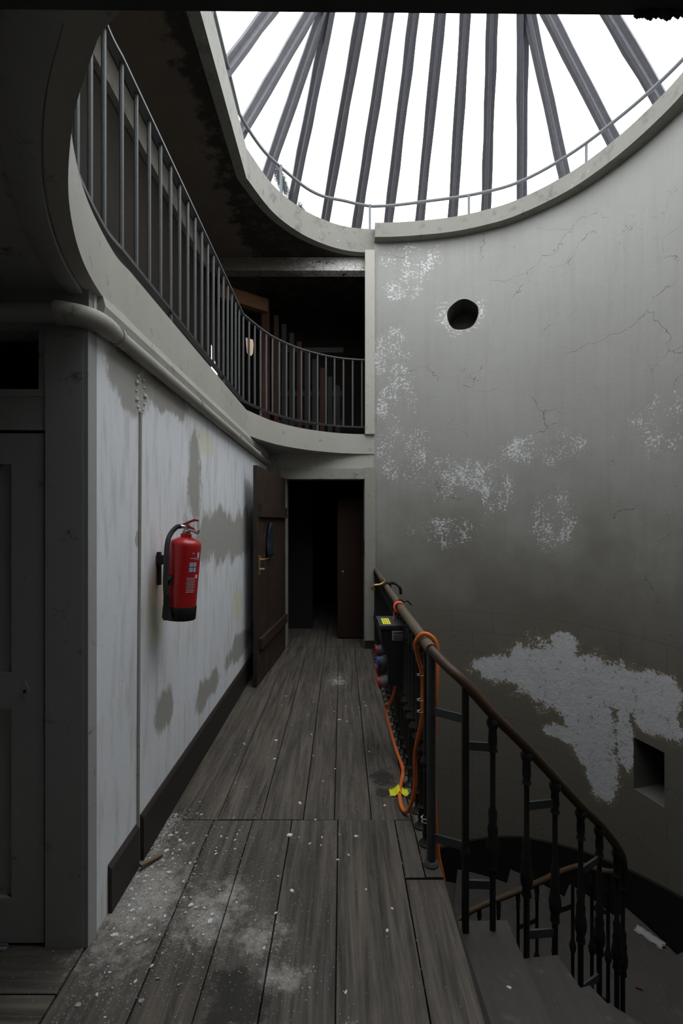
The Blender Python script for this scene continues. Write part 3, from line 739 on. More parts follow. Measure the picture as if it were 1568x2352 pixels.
# ------------------------------------------------------------------ gallery railing
GR = empty('gallery_railing', (-.94, 3.5, Z2), 'curved dark iron balustrade on the gallery edge', 'railing')
RP = offset2(GAL, .045)
k0 = 3; RP = RP[k0:-4]; RL = lens(RP); ZT, ZB = 3.47, 2.655
mb = MB(); mb.sweep([[(p[0], p[1], ZT), (q[0], q[1], ZT), (q[0], q[1], ZT + .012), (p[0], p[1], ZT + .012)] for p, q in zip(offset2(RP, .02), offset2(RP, -.02))]); mb.build('top_rail', M['balrail'], GR, smooth=True)
mb = MB(); mb.sweep([[(p[0], p[1], ZB), (q[0], q[1], ZB), (q[0], q[1], ZB + .016), (p[0], p[1], ZB + .016)] for p, q in zip(offset2(RP, .016), offset2(RP, -.016))]); mb.build('bottom_rail', M['iron'], GR, smooth=True)
proto = None; s = .06; n = 0
while s < RL[-1] - .02:
    x, y = at(RP, RL, s)
    if proto is None:
        mb = MB(); mb.tube([(x, y, ZB + .014), (x, y, ZT + .002)], .0105, 8); proto = mb.build('baluster', M['balrail'], GR, smooth=True); px0, py0 = x, y
    else:
        o = proto.copy(); col.objects.link(o); o.parent = GR; o.location = (x - px0, y - py0, 0)
    if n % 8 == 5:
        mb = MB(); mb.tube([(x, y, Z2 - .005), (x, y, ZB + .004)], .012, 8); mb.build('stub', M['balrail'], GR, smooth=True)
    s += .115 if s < 1.9 else .148; n += 1
mb = MB(); mb.prism([(-.036, 0), (.036, -.006), (.042, -.05), (.036, -.14), (.022, -.165), (-.004, -.168), (-.024, -.14), (-.030, -.07)], 'y', -.004, .004)
tg = mb.build('hanging_tag', M['card']); s_t = RL[-1] * 0; 
tx, ty = at(RP, RL, 1.72); tg.location = (tx - .02, ty - .05, ZT - .17); WORLD[tg.name] = tg.location.copy(); tg.rotation_euler = (0, 0, .5)
tagset(tg, 'tan cardboard tag hanging on a chain from the gallery rail', 'tag')
mb = MB(); mb.tube([(tx - .03, ty, ZT + .016), (tx - .02, ty - .036, ZT + .01), (tx - .018, ty - .05, ZT - .08), (tx - .02, ty - .05, ZT - .18)], .0035, 6)
ch = mb.build('chain', M['brass'], smooth=True)
mw = Matrix.Translation(tg.location) @ Matrix.Rotation(.5, 4, 'Z'); ch.data.transform(mw.inverted()); ch.parent = tg; WORLD[ch.name] = tg.location.copy()

# ------------------------------------------------------------------ doors
# open plank door
D1 = empty('door_1', (-.675, 5.78, 0), 'open dark brown plank door standing against the white wall', 'door', kind='structure')
h0, h1 = Vector((-.672, 5.76, 0)), Vector((-.775, 4.42, 0)); dd = (h1 - h0).normalized(); nn_ = Vector((-dd.y, dd.x, 0)) ; nn_ = nn_ if nn_.x > 0 else -nn_   # nn_ faces the landing
LW = (h1 - h0).length
def dbox(a0, a1, n0, n1, z0, z1, bev=.003):
    """box in door space: a along the leaf from the hinge, n off the landing face"""
    mb = MB(); V_ = [mb.bm.verts.new(h0 + dd * a + nn_ * n + Vector((0, 0, z))) for a in (a0, a1) for n in (n0, n1) for z in (z0, z1)]
    for f in ((0, 1, 3, 2), (4, 6, 7, 5), (0, 4, 5, 1), (2, 3, 7, 6), (0, 2, 6, 4), (1, 5, 7, 3)): mb.bm.faces.new([V_[i] for i in f])
    if bev: bmesh.ops.recalc_face_normals(mb.bm, faces=mb.bm.faces[:]); mb.bevel(bev)
    return mb
npl = 5
for k in range(npl): dbox(LW * k / npl + .001, LW * (k + 1) / npl - .001, -.035, 0, .012, 2.03).build('plank', M['dooropen'], D1)
for z0, z1 in ((1.56, 1.68), (.33, .43)): dbox(.03, LW - .06, .0, .032, z0, z1).build('ledge', M['dooropen'], D1)
dbox(LW - .004, LW + .006, -.035, .0, .012, 2.03, 0).build('edge_strip', M['skirt'], D1)
lk = dbox(LW - .11, LW - .045, .0, .010, 1.02, 1.20).build('lock_plate', M['brass'], D1)
mb = MB(); c = h0 + dd * (LW - .08) + Vector((0, 0, 1.165))
mb.tube([c + nn_ * .008, c + nn_ * .05, c + nn_ * .055 - dd * .02, c + nn_ * .055 - dd * .12, c + nn_ * .05 - dd * .135], .008, 8); mb.build('door_handle', M['brass'], lk, smooth=True)
mb = MB(); mb.tube([c + nn_ * .008 - Vector((0, 0, .09)), c + nn_ * .05 - Vector((0, 0, .09))], .011, 8); mb.build('lock_cylinder', M['steel'], lk, smooth=True)
# shiny blue plastic sheet hung on the door
mb = MB(); c = h0 + dd * (LW - .42) + nn_ * .012; rows = []
for i in range(11):
    z = 1.50 - i * .033; wd = .045 + .05 * math.sin(min(1, i / 7) * 1.5) ; r = []
    for k in range(9):
        t = k / 8 - .5; r.append(c + dd * (t * wd * 2 + .01 * math.sin(i * .9)) + nn_ * (.012 + .014 * math.cos(t * 14 + i * .5)) + Vector((0, 0, z + .01 * math.sin(k * 2.1))))
    rows.append(r)
mb.strip(rows); bg_o = mb.build('plastic_bag', M['bagblue'], smooth=True, ang=180)
md = bg_o.modifiers.new('thick', 'SOLIDIFY'); md.thickness = .003
tagset(bg_o, 'crumpled blue plastic bag hanging on the open plank door', 'bag')
# grey panelled door
D2 = empty('door_2', (-1.5, FY, 0), 'closed grey panelled door at the far left', 'door', kind='structure')
L0, L1, T = -1.93, -1.058, 1.82
for a, b, z0, z1, nm in ((L1 - .115, L1, .01, T, 'stile'), (L0, L0 + .115, .01, T, 'stile'), (L0 + .115, L1 - .115, T - .11, T, 'rail'), (L0 + .115, L1 - .115, .95 - .0, 1.09 - .12, 'rail'), (L0 + .115, L1 - .115, .84, .95, 'rail'), (L0 + .115, L1 - .115, .01, .17, 'rail')):
    mb = MB(); mb.box((a, FY - .012, z0), (b, FY + .03, z1)); mb.bevel(.002); mb.build(nm, M['doorgrey'], D2)
for z0, z1 in ((.97, T - .11), (.17, .84)):
    mb = MB(); mb.box((L0 + .10, FY + .004, z0 - .01), (L1 - .10, FY + .02, z1 + .01)); mb.build('panel', M['doorgrey'], D2)
mb = MB(); c = (L1 - .065, FY - .012, .905); mb.prism([(c[0] - .016, c[2]), (c[0], c[2] - .035), (c[0] + .016, c[2]), (c[0], c[2] + .035)], 'y', FY - .016, FY - .012)
es = mb.build('escutcheon', M['doorgrey'], D2)
mb = MB(); mb.lathe([(.006, 0), (.006, .003)], (c[0], FY - .0155, c[2]), 10, Matrix.Rotation(math.radians(90), 3, 'X')); mb.build('keyhole', M['ink'], es)
mb = MB(); mb.box((-1.048, FY - .022, 0), (-.915, FY + .05, 2.20)); mb.bevel(.003)
cs = struct('trim_door_casing', mb, M['doorgrey'], 'wide flat grey casing board at the corner of the white wall', 'door frame')
mb = MB(); mb.box((-.915, FY - .02, 0), (-.897, FY + .04, 2.20)); mb.bevel(.004); mb.build('edge_bead', M['doorgrey'], cs)
mb = MB(); mb.box((-1.945, FY - .014, T + .012), (-1.053, FY + .03, 1.955)); mb.box((-1.078, FY - .01, 1.955), (-1.053, FY + .03, 2.19)); mb.box((-1.945, FY - .01, 1.955), (-1.92, FY + .03, 2.19)); mb.box((-1.92, FY - .018, 1.95), (-1.053, FY + .03, 1.975)); mb.bevel(.002)
struct('trim_transom', mb, M['doorgrey'], 'grey frame of the open black transom over the panelled door', 'door frame')
# brown door inside the dark hallway
D3 = empty('door_3', (.15, 6.29, 0), 'dim brown door standing inside the end doorway', 'door', kind='structure')
mb = MB(); mb.box((-.057, 6.28, .02), (.42, 6.32, 1.81)); mb.bevel(.004); mb.build('leaf', M['doorinner'], D3)
mb = MB(); mb.lathe([(.016, 0), (.016, .005)], (.012, 6.279, .875), 12, Matrix.Rotation(math.radians(90), 3, 'X')); mb.build('keyhole_plate', M['steel'], D3)

# ------------------------------------------------------------------ pipe, cable strip
PP = empty('drain_pipe', (-.868, 3.6, 2.19), 'grey painted pipe with an elbow along the top of white wall', 'pipe')
zp, rp = 2.222, .031
mb = MB(); mb.tube([(-.868, 1.80, zp), (-.868, 5.70, zp - .012)], rp, 14); mb.build('long_pipe', M['pipe'], PP, smooth=True)
el = [(-.99 + .012, 1.66, zp)] + [(-.98 + .112 * math.sin(a), 1.66 + .0 + .112 * (1 - math.cos(a)), zp) for a in [math.radians(q) for q in range(10, 91, 10)]] + [(-.868, 1.83, zp)]
mb = MB(); mb.tube(el, [rp + .010] * 2 + [rp + .007] * (len(el) - 3) + [rp + .005], 16); mb.build('elbow', M['pipe'], PP, smooth=True)
mb = MB(); mb.tube([(-2.9, 1.665, zp), (-.975, 1.66, zp)], rp, 14); mb.build('cross_pipe', M['ceil'], PP, smooth=True)
for y in (1.86, 2.9, 4.0, 5.0):
    mb = MB(); mb.tube([(-.868, y, zp), (-.868, y + .02, zp)], rp + .005, 14); mb.box((-.90, y, zp - .01), (-.87, y + .02, zp + .01)); mb.build('clamp', M['pipe'], PP, smooth=True)
mb = MB(); mb.prism([(-.905, 2.27), (-.878, 2.27), (-.870, 2.30), (-.88, Z1), (-.905, Z1)], 'y', 1.78, 5.75)
struct('trim_picture_rail', mb, M['trim'], 'narrow moulding between the pipe and gallery fascia', 'moulding')
mb = MB(); mb.tube(cr([(-.897, 2.152, 2.0), (-.897, 2.146, 1.5), (-.897, 2.137, 1.0), (-.897, 2.130, .5), (-.897, 2.128, .03)], 5), .0085, 8)
mb.top('wall_conduit', M['pipe'], (-.9, 2.13, 0), 'thin dirty conduit running down the white wall left of the extinguisher', 'conduit', smooth=True)
mb = MB()
for k in range(14):
    a = 2 * math.pi * k / 14; c = Vector((-.9, 2.16 + .045 * math.cos(a), 2.08 + .085 * math.sin(a))); r = random.uniform(.006, .014)
    mb.lathe([(r * .3, -r), (r, -r * .3), (r * .8, r * .5), (r * .2, r)], c, 6)
mb.top('plaster_scar', M['plaster'], (-.9, 2.16, 1.99), 'ring of broken plaster round an old socket hole under the pipe', 'plaster damage', kind='stuff')

# ------------------------------------------------------------------ landing and stair railing
zt_r = .945; RX = .392
LR = empty('landing_railing', (RX, 4.0, 0), 'iron balustrade with worn wooden handrail along the landing edge', 'railing')
mb = MB(); mb.tube([(RX + .012, 5.80, zt_r), (RX, 4.5, zt_r), (RX - .002, 3.2, zt_r - .004), (RX, 2.12, zt_r)], .026, 14); mb.build('handrail', M['rail'], LR, smooth=True)
def bal_profile(h, orn=(.36, .40, .44)):
    z = [(.032, 0), (.034, .008), (.022, .018), (.013, .035), (.017, .05), (.013, .065), (.013, .095), (.021, .104), (.013, .114), (.0115, .12)]
    z += [(.0115, h * .36), (.017, h * .37), (.012, h * .385), (.018, h * .40), (.026, h * .42), (.018, h * .44), (.0125, h * .455), (.0175, h * .47), (.0115, h * .485)]
    z += [(.0105, h - .12), (.016, h - .112), (.012, h - .10), (.0125, h - .05), (.02, h - .04), (.013, h - .02), (.022, h)]
    return z
mb = MB(); mb.lathe(bal_profile(zt_r - .018), (RX, 2.26, 0), 12); pb = mb.build('baluster', M['castiron'], LR, smooth=True)
y = 2.26 + .128
while y < 5.75:
    o = pb.copy(); col.objects.link(o); o.parent = LR; o.location = (random.uniform(-.002, .002), y - 2.26, 0); y += .128

SR = empty('stair_railing', (.8, 2.2, -.6), 'curving iron stair balustrade with brown handrail winding down', 'railing')
RPTS = [(RX, 2.125, .945), (.44, 2.04, .90), (.505, 1.98, .845), (.62, 1.99, .715), (.786, 2.06, .545), (.94, 2.135, .375), (1.11, 2.25, .185), (1.25, 2.35, .04), (1.42, 2.5, -.17), (1.555, 2.68, -.37), (1.70, 2.95, -.62), (1.76, 3.2, -.81), (1.66, 3.42, -.93), (1.36, 3.58, -1.20), (.9, 3.58, -1.40), (.62, 3.40, -1.55), (.46, 3.1, -1.72)]
RC = cr(RPTS, 6); mb = MB(); mb.tube(RC, .0215, 12); mb.build('handrail', M['rail2'], SR, smooth=True)
RS = lens(RC)
def rail_at(i): return Vector(RPTS[i])
mb = MB(); mb.tube([(RX, 2.125, .0), (RX, 2.125, .93)], .020, 14); mb.lathe([(.032, -.001), (.034, .006), (.024, .02), (.02, .022)], (RX, 2.125, 0), 14); mb.build('newel_post', M['flat'], SR, smooth=True)
posts = [(.505, 1.98, 'sq')] + [(RPTS[i][0], RPTS[i][1], 'tn') for i in (3, 4, 5, 6, 7, 8, 9)]
zt_list = [RPTS[2][2]] + [RPTS[i][2] for i in (3, 4, 5, 6, 7, 8, 9)]
def stair_bal(x, y, ztop, kind, h=1.18):
    mb = MB()
    if kind == 'sq':
        mb.box((x - .012, y - .012, ztop - 1.10), (x + .012, y + .012, ztop)); mb.lathe([(.012, ztop - .72), (.02, ztop - .70), (.02, ztop - .68), (.012, ztop - .66)], (x, y, 0), 10)
    else:
        b = ztop - h
        pr = [(.015, b), (.022, b + .01), (.022, b + .05), (.016, b + .06), (.02, b + .09), (.0125, b + .10), (.0125, ztop - .64), (.021, ztop - .63), (.017, ztop - .60), (.024, ztop - .58), (.027, ztop - .545), (.024, ztop - .52), (.019, ztop - .50), (.022, ztop - .47), (.016, ztop - .45), (.019, ztop - .40), (.0112, ztop - .38),
              (.0112, ztop - .16), (.021, ztop - .15), (.015, ztop - .135), (.019, ztop - .11), (.016, ztop - .06), (.024, ztop - .045), (.026, ztop - .03), (.018, ztop - .015)]
        mb.lathe(pr, (x, y, 0), 12)
    return mb.build('baluster', M['castiron'], SR, smooth=True)
for (x, y, k), z in zip(posts, zt_list): stair_bal(x, y, z, k)
def bar(p, q, zp_, zq):
    mb = MB(); mb.beam((p[0], p[1], zp_), (q[0], q[1], zq), .010, .034); mb.build('flat_bar', M['flat'], SR)
P = [(RX, 2.125)] + [(a, b) for a, b, _ in posts]
def zpx(y_, Y): return EYE - (y_ - HY) / F * Y
for (i, j, ya, yb) in ((0, 1, 1632, 1652), (1, 2, 1712, 1716), (3, 4, 1851, 1844), (5, 6, 2002, 1972), (0, 1, 1922, 1944), (1, 2, 2030, 2032), (3, 4, 2146, 2141), (5, 6, 2272, 2242)):
    bar(P[i], P[j], zpx(ya, P[i][1]), zpx(yb, P[j][1]))
# the return flight's thinner balusters
back = [1.5 + .17 * k for k in range(0)]
s_end = RS[-1]; s_start = RS[11 * 6]
k = 0; prevp = None
while s_start + k * .155 < s_end:
    p = at(RC, RS, s_start + k * .155); ztop = p[2]; b = ztop - 1.15
    mb = MB(); mb.lathe([(.014, b), (.02, b + .02), (.012, b + .06), (.012, ztop - .60), (.019, ztop - .585), (.024, ztop - .55), (.016, ztop - .52), (.012, ztop - .50), (.0115, ztop - .13), (.017, ztop - .12), (.012, ztop - .10), (.018, ztop - .06), (.014, ztop - .015)], (p[0], p[1], 0), 10)
    mb.build('baluster', M['castiron'], SR, smooth=True)
    if prevp is not None and k % 2 == 1:
        for dz in (.27, .86):
            mb = MB(); mb.beam((prevp[0], prevp[1], prevp[2] - dz), (p[0], p[1], p[2] - dz), .009, .028); mb.build('flat_bar', M['iron'], SR)
    prevp = p; k += 1

# ------------------------------------------------------------------ fire extinguisher
EX = empty('fire_extinguisher', (-.795, 2.36, 1.037), 'red fire extinguisher with black hose mounted on the white wall', 'fire extinguisher')
base = Vector((-.795, 2.36, 1.037)); Rm = Matrix.Rotation(math.radians(5.0), 3, 'Y')
def ext(v): return base + Rm @ Vector(v)
r = .0755
mb = MB(); mb.lathe([(r * .9, .03), (r, .04), (r, .352), (r * .985, .365), (r * .90, .378), (r * .62, .390), (.034, .396), (.026, .397), (.026, .414), (.022, .416)], base, 32, Rm); cyl = mb.build('cylinder', M['red'], EX, smooth=True)
mb = MB(); mb.lathe([(r * 1.02, 0), (r * 1.045, .004), (r * 1.045, .062), (r * 1.02, .066), (r * .97, .066)], base, 32, Rm); mb.build('base_collar', M['black'], EX, smooth=True)
mb = MB(); mb.lathe([(.017, .414), (.019, .417), (.019, .428), (.013, .432), (.013, .458), (.010, .460)], base, 14, Rm)
mb.tube([ext((-.005, 0, .438)), ext((.046, -.004, .430))], .008, 10); mb.tube([ext((.044, -.004, .430)), ext((.060, -.006, .428))], .013, 12)
mb.tube([ext((0, 0, .446)), ext((-.028, -.012, .448))], .010, 10)
valve = mb.build('valve', M['steel'], EX, smooth=True)
def handle(pts, w_, t_):
    mb = MB(); sec = []
    for i, p in enumerate(pts):
        p = Vector(p); a = Vector(pts[max(0, i - 1)]); b = Vector(pts[min(len(pts) - 1, i + 1)]); d = (b - a).normalized(); up = Vector((-d.z, 0, d.x))
        sec.append([ext(p + Vector((0, -w_ / 2, 0)) - up * t_ / 2), ext(p + Vector((0, w_ / 2, 0)) - up * t_ / 2), ext(p + Vector((0, w_ / 2, 0)) + up * t_ / 2), ext(p + Vector((0, -w_ / 2, 0)) + up * t_ / 2)])
    mb.sweep(sec); mb.bevel(.002); return mb
handle([(-.020, 0, .455), (-.004, 0, .463), (.018, 0, .476), (.036, 0, .484), (.052, 0, .482)], .022, .010).build('lever', M['redpl'], EX, smooth=True)
handle([(-.01, 0, .452), (.012, 0, .449), (.032, 0, .442), (.046, 0, .432)], .018, .007).build('carry_handle', M['redpl'], EX, smooth=True)
hp = cr([(-.024, -.012, .448), (-.042, -.020, .443), (-.060, -.045, .41), (-.062, -.074, .36), (-.054, -.090, .27), (-.047, -.095, .18), (-.038, -.094, .11)], 6)
mb = MB(); mb.tube([ext(p) for p in hp], .0115, 12); mb.build('hose', M['hose'], EX, smooth=True)
mb = MB(); mb.tube([ext(p) for p in ((-.038, -.094, .125), (-.035, -.094, .10), (-.028, -.094, .05), (-.024, -.096, .035), (-.020, -.098, .01))], [.0125, .015, .015, .017, .021], 12); mb.build('nozzle', M['black'], EX, smooth=True)
mb = MB(); mb.tube([ext((-.047, -.096, .19)), ext((-.032, -.074, .205))], .011, 8); mb.tube([ext((-.03, -.078, .17)), ext((-.030, -.070, .215))], .012, 8); mb.build('hose_clip', M['black'], EX, smooth=True)
mb = MB(); mb.box((-.904, 2.34, 1.30), (-.862, 2.38, 1.345)); mb.box((-.90, 2.350, 1.20), (-.884, 2.372, 1.36)); mb.bevel(.003); mb.build('wall_bracket', M['castiron'], EX)
def patch(a0, a1, z0, z1, mat, name='print', rr=r + .0012):
    mb = MB(); R_ = []
    for z in (z0, z1): R_.append([ext((rr * math.cos(math.radians(a0 + (a1 - a0) * k / 6)), rr * math.sin(math.radians(a0 + (a1 - a0) * k / 6)), z)) for k in range(7)])
    mb.strip(R_); mb.build(name, mat, cyl, fix=False, smooth=True)
for (a0, a1, z0, z1, mt) in ((-52, -38, .262, .282, 'pict'), (-36, -24, .262, .282, 'pict'), (-52, -38, .236, .258, 'pict'), (-36, -24, .236, .258, 'pict'), (-44, -36, .322, .328, 'white'), (-22, -10, .305, .33, 'white'), (-50, -10, .300, .303, 'white'), (-35, -5, .294, .296, 'white'),
                             (-24, -10, .205, .222, 'white')):
    patch(a0, a1, z0, z1, M[mt])
for k in range(10): patch(-58 + (k % 3), -20 - 7 * (k % 2), .205 - k * .0075, .2075 - k * .0075, M['white'])

# ------------------------------------------------------------------ power distribution box on the railing
BX = empty('power_distribution_box', (.33, 3.19, .48), 'black power distribution box hanging on the landing railing', 'electrical box')
prof = [(.425, .845), (.425, .48), (.292, .48), (.288, .655), (.252, .73), (.243, .845)]
mb = MB(); mb.prism(prof, 'y', 3.04, 3.34); mb.bevel(.008, 2, 25); bb = mb.build('housing', M['boxblack'], BX, smooth=True)
mb = MB(); mb.box((.236, 3.032, .838), (.432, 3.348, .858)); mb.bevel(.004); mb.build('lid', M['boxtop'], BX)
mb = MB(); mb.box((.315, 3.036, .765), (.400, 3.0395, .825)); lb = mb.build('rating_label', M['label'], BX)
mb = MB(); mb.box((.335, 3.034, .806), (.385, 3.0365, .815)); mb.box((.324, 3.034, .804), (.330, 3.0365, .816))
mb.box((.325, 3.034, .772), (.39, 3.0365, .778))
for q in range(3): mb.box((.325, 3.034, .785 + q * .006), (.385 - .008 * q, 3.0365, .787 + q * .006))
mb.build('print', M['ink'], lb)
mb = MB(); mb.box((.262, 3.08, .857), (.312, 3.26, .8595)); yl = mb.build('yellow_label', M['yellow'], BX)
mb = MB()
for q in range(3):
    for j in range(5): mb.box((.272 + q * .013, 3.10 + j * .03, .859), (.276 + q * .013, 3.118 + j * .03, .8602))
mb.build('handwriting', M['ink'], yl)
def socket(y, z, mat, rr, lidmat):
    d = Matrix.Rotation(math.radians(-105), 3, 'Y'); c = Vector((.294, y, z - .015))
    mb = MB(); mb.lathe([(rr * .9, -.02), (rr, 0), (rr * .92, .045), (rr * .9, .05)], c, 18, d); so = mb.build('socket', M['greypl'], BX, smooth=True)
    c2 = c + d @ Vector((0, 0, .048)); mb = MB(); mb.lathe([(rr * 1.12, 0), (rr * 1.15, .004), (rr * 1.12, .016), (rr * .6, .02)], c2, 18, d); mb.build('socket_cover', lidmat, so, smooth=True)
socket(3.27, .665, 'g', .039, M['redpl']); socket(3.27, .54, 'g', .039, M['redpl']); socket(3.13, .50, 'g', .036, M['redpl'])
socket(3.14, .63, 'g', .034, M['blue']); socket(3.20, .60, 'g', .030, M['blue'])
# hanging cord and straps on the handrail
mb = MB(); pts = []
for k in range(60):
    a = k * .55; pts.append((RX - .01 + .034 * math.cos(a), 3.20 + k * .0012 + .006 * math.sin(k * 1.7), zt_r - .004 + .034 * math.sin(a)))
pts += [(RX - .04, 3.27, zt_r - .05), (RX - .045, 3.25, .86), (RX - .05, 3.24, .855)]
mb.tube(pts, .0045, 6); mb.top('knotted_string', M['cordred'], (RX, 3.22, zt_r - .04), 'short orange string knotted round the handrail above the black box', 'string', smooth=True)
mb = MB()
for k in range(3):
    pts = [(RX + .031 * math.cos(a), 3.30 + k * .012 + .02 * math.cos(a), zt_r + .031 * math.sin(a)) for a in [2 * math.pi * q / 20 for q in range(20)]]
    mb.tube(pts, .0045, 6, closed=True)
mb.tube([(RX + .03, 3.32, zt_r + .015), (RX + .06, 3.34, zt_r + .02), (RX + .09, 3.34, zt_r - .01)], .005, 6)
mb.top('black_tie', M['black'], (RX, 3.31, zt_r - .03), 'black ties looped round the handrail beside the orange string', 'strap', smooth=True)
mb = MB()
for k in range(5):
    pts = [(RX + .034 * math.cos(a), 4.22 + k * .022 + .02 * math.cos(a + k), zt_r + .034 * math.sin(a)) for a in [2 * math.pi * q / 20 for q in range(20)]]
    mb.tube(pts, .008, 6, closed=True)
mb.tube(cr([(RX + .03, 4.25, zt_r + .03), (RX + .07, 4.24, zt_r + .03), (RX + .11, 4.2, zt_r - .0), (RX + .12, 4.2, zt_r - .06)], 4), .014, 8)
mb.top('black_strap', M['black'], (RX, 4.25, zt_r - .03), 'bundle of black straps tied round the handrail beside brass hook', 'strap', smooth=True)
mb = MB(); mb.tube(cr([(RX - .01, 4.55, zt_r + .033), (RX - .01, 4.38, zt_r + .036), (RX - .02, 4.27, zt_r + .036), (RX - .06, 4.22, zt_r + .02), (RX - .11, 4.21, zt_r + .015), (RX - .13, 4.23, zt_r - .01), (RX - .11, 4.24, zt_r - .03)], 5), .010, 8)
mb.top('brass_hook', M['brass'], (RX - .03, 4.35, zt_r + .02), 'curved brass hook lying on the far end of the handrail', 'hook', smooth=True)

# ------------------------------------------------------------------ orange cable
cp = [(.345, 3.12, .49), (.342, 3.16, .40), (.325, 3.28, .28), (.306, 3.38, .225), (.315, 3.30, .15), (.345, 3.10, .055), (.368, 2.93, .014), (.345, 2.80, .010), (.322, 2.70, .010), (.312, 2.58, .010), (.322, 2.50, .012), (.345, 2.465, .05), (.368, 2.44, .17), (.366, 2.41, .36), (.384, 2.328, .55), (.388, 2.325, .66), (.388, 2.325, .76), (.362, 2.30, .86), (.346, 2.275, .92),
      (.350, 2.265, .955), (.378, 2.255, .984), (.412, 2.245, .976), (.434, 2.235, .945), (.438, 2.225, .88), (.425, 2.19, .70), (.415, 2.19, .35), (.428, 2.17, .04), (.455, 2.16, -.12), (.46, 2.2, -.35)]
cc = cr(cp, 7)
mb = MB(); mb.tube(cc, .0105, 10)
mb.top('orange_cable', M['orange'], (.33, 2.6, 0), 'thick orange power cable looped over the handrail and down to the floor', 'cable', smooth=True)
def tie(z, x, y, lab):
    mb = MB(); pts = []
    for k in range(20):
        a = 2 * math.pi * k / 20; pts.append((x + .023 * math.cos(a), y + .020 * math.sin(a), z + .005 * math.cos(a)))
    mb.tube(pts, .0016, 6, closed=True); mb.box((x - .028, y - .014, z - .004), (x - .020, y - .006, z + .005))
    mb.top('cable_tie', M['tie'], (x, y, z - .005), lab, 'cable tie', 'white cable ties on the railing')
tie(.775, .388, 2.325, 'white cable tie round the orange cable, topmost of the railing ties')
tie(.655, .388, 2.325, 'white cable tie round the orange cable, second from the top')
tie(.600, .388, 2.325, 'white cable tie round the orange cable, third from the top')
tie(.130, .395, 2.26, 'white cable tie on a baluster foot, upper of the lower pair')
tie(.112, .397, 2.26, 'white cable tie on a baluster foot, lower of the lower pair')
mb = MB(); rows = []
for i in range(9):
    t = i / 8 - .5; r_ = []
    for k in range(4):
        q = k / 3 - .5; bumpz = .0235 * math.exp(-(t * 8) ** 2)
        r_.append((.318 + t * .108, 2.70 + q * .075 + .018 * t * (1 if t > 0 else -1) * 0 - .02 * abs(t), .0028 + bumpz + .003 * math.sin(i * 1.9 + k)))
    rows.append(r_)
mb.strip(rows); tp = mb.build('yellow_tape', M['yellow'], smooth=True, ang=180); md = tp.modifiers.new('thick', 'SOLIDIFY'); md.thickness = .0015
tagset(tp, 'strip of yellow tape holding the orange cable to the floor', 'tape')

# ------------------------------------------------------------------ debris
def chip_mesh(sd, nm, mat):
    random.seed(sd); mb = MB(); n = random.randint(5, 7); pol = []
    for k in range(n):
        a = 2 * math.pi * k / n + random.uniform(-.3, .3); q = random.uniform(.6, 1.1); pol.append((q * math.cos(a), q * .62 * math.sin(a)))
    vs_ = mb.prism(pol, 'z', 0, .32)
    for v in vs_[n:]: v.co.x *= .85; v.co.y *= .85; v.co.z += random.uniform(-.1, .12)
    bmesh.ops.recalc_face_normals(mb.bm, faces=mb.bm.faces[:]); me = bpy.data.meshes.new(nm); mb.bm.to_mesh(me); mb.bm.free(); me.materials.append(mat); return me
PL = [chip_mesh(k, 'plaster_chip', M['plaster']) for k in range(8)]; GRY = [chip_mesh(k + 30, 'paint_flake', M['chipgrey']) for k in range(4)]
random.seed(11)
def put(nm, me, x, y, s_, label, cat, group, z=0.0):
    o = bpy.data.objects.new(nm, me); col.objects.link(o); o.location = (x, y, z); o.scale = (s_, s_, s_ * random.uniform(.5, .9)); o.rotation_euler = (0, 0, random.uniform(0, 6.28))
    return tagset(o, label, cat, group)
placed = []
def free(x, y, d):
    if any((x - a) ** 2 + (y - b) ** 2 < (d + e_) ** 2 for a, b, e_ in placed): return False
    placed.append((x, y, d)); return True
cnt = 0
while cnt < 165:
    t = random.random()
    if t < .25: x = -.868 + abs(random.gauss(0, .05)); y = random.uniform(1.84, 2.35)
    elif t < .66: x = -.865 + abs(random.gauss(0, .17)); y = random.gauss(1.98, .26)
    elif t < .88: x = random.uniform(-.85, .2); y = random.uniform(1.47, 2.4)
    else: x = random.uniform(-.7, .3); y = random.uniform(2.4, 4.2)
    if x > .25 or y < 1.46 or x < -.866 or (x < -.8 and y < 1.72): continue
    s_ = random.uniform(.0045, .012) if random.random() < (.55 if t < .25 else .84) else random.uniform(.012, .021)
    if y > 2.6: s_ *= .9
    if not free(x, y, s_): continue
    put('plaster_chip', random.choice(PL), x, y, s_, 'small white plaster chip scattered on the dusty landing floorboards', 'plaster chip', 'plaster chips on the landing floor'); cnt += 1
cnt = 0
while cnt < 34:
    x = -.86 + abs(random.gauss(0, .22)); y = random.gauss(1.95, .3)
    if y < 1.5 or x > .2 or not free(x, y, .01): continue
    put('paint_flake', random.choice(GRY), x, y, random.uniform(.006, .014), 'small grey paint flake lying among the white plaster chips', 'paint flake', 'grey flakes on the landing floor'); cnt += 1
for (x, y, s_, lab) in ((.60, 1.74, .012, 'white plaster chip lying alone in the middle of the top stair tread'), (.66, 1.60, .010, 'white plaster chip near the front edge of top stair tread')):
    put('plaster_chip', PL[1], x, y, s_, lab, 'plaster chip', None, -.17)
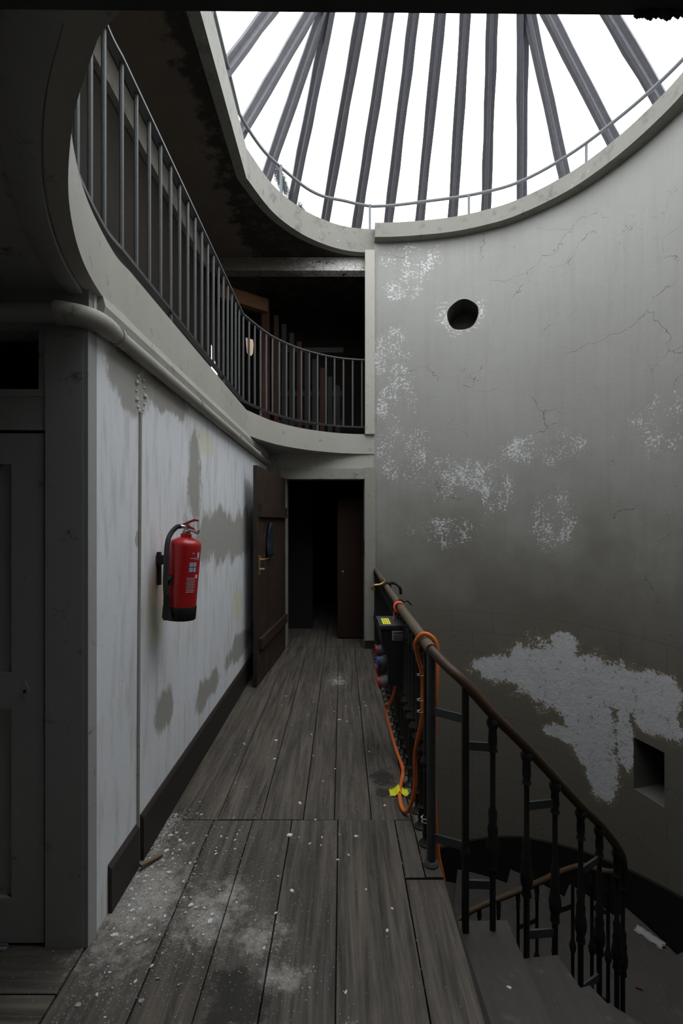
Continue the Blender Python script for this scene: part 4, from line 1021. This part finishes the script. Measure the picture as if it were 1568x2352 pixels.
# fine crumbs, too many to count
mb = MB(); random.seed(5)
for k in range(5200):
    t = random.random()
    if t < .25: x = -.880 + abs(random.gauss(0, .035)); y = random.uniform(1.84, 2.5)
    elif t < .8: x = -.875 + abs(random.gauss(0, .28)); y = random.gauss(1.98, .34)
    else: x = random.uniform(-.87, .4); y = random.uniform(1.45, 3.6)
    if x > .42 or y < 1.4: continue
    r_ = random.uniform(.0012, .0036) * (1.8 if t < .25 else 1); h = r_ * .8; a = random.uniform(0, 6.28)
    q = [mb.bm.verts.new((x + r_ * math.cos(a + j * 2.1) * random.uniform(.7, 1.2), y + r_ * math.sin(a + j * 2.1), .0005)) for j in range(3)]; tpv = mb.bm.verts.new((x, y, h))
    mb.bm.faces.new(q[::-1])
    for j in range(3): mb.bm.faces.new((q[j], q[(j + 1) % 3], tpv))
cb = mb.build('plaster_crumbs', M['crumb'], fix=False)
tagset(cb, 'fine white plaster crumbs strewn along the foot of the white wall', 'plaster crumbs', None, 'stuff')
mb = MB(); mb.box((-.055, -.008, 0), (.055, .008, .01), Matrix.Rotation(.1, 3, 'Z')); mb.bevel(.002)
o = mb.build('wood_splinter', M['chipbrown']); o.location = (-.84, 2.13, .012); o.rotation_euler = (.1, .15, .9); tagset(o, 'pale brown wood splinter leaning at the broken skirting end', 'splinter')
mb = MB(); mb.box((-.06, -.012, 0), (.06, .012, .004)); mb.box((-.06, -.012, .004), (.06, -.008, .012)); mb.box((-.06, .008, .004), (.06, .012, .012)); mb.bevel(.001)
mb.top('metal_strip', M['greypl'], (0, 0, 0), 'short light grey metal strip on floor under the panelled door', 'strip').location = (-1.24, 1.70, .001)
# fallen plaster on the stair and an orange scrap
mb = MB(); rows = []
for i in range(8):
    r_ = []
    for k in range(5): r_.append((-.045 + .09 * k / 4 + random.uniform(-.014, .014), -.11 + .22 * i / 7 + random.uniform(-.012, .012), .004 + .022 * math.sin(math.pi * k / 4) * random.uniform(.3, 1.6)))
    rows.append(r_)
mb.strip(rows); o = mb.build('fallen_plaster', M['chipgrey'], smooth=True, ang=180); md = o.modifiers.new('thick', 'SOLIDIFY'); md.thickness = .006
s_ = 3.16; p = wallp(s_, .11); o.location = (p[0], p[1], -2.038); o.rotation_euler = (0, 0, .55); tagset(o, 'grey white slab of fallen plaster on stairs under square niche', 'plaster')
mb = MB(); mb.box((-.022, -.009, 0), (.022, .009, .014)); mb.bevel(.003)
o = mb.build('orange_scrap', M['atticbeam']); o.location = (2.15, 3.50, -1.869); o.rotation_euler = (0, 0, -.5); tagset(o, 'tiny orange brown wood scrap on a dark stair tread', 'scrap')
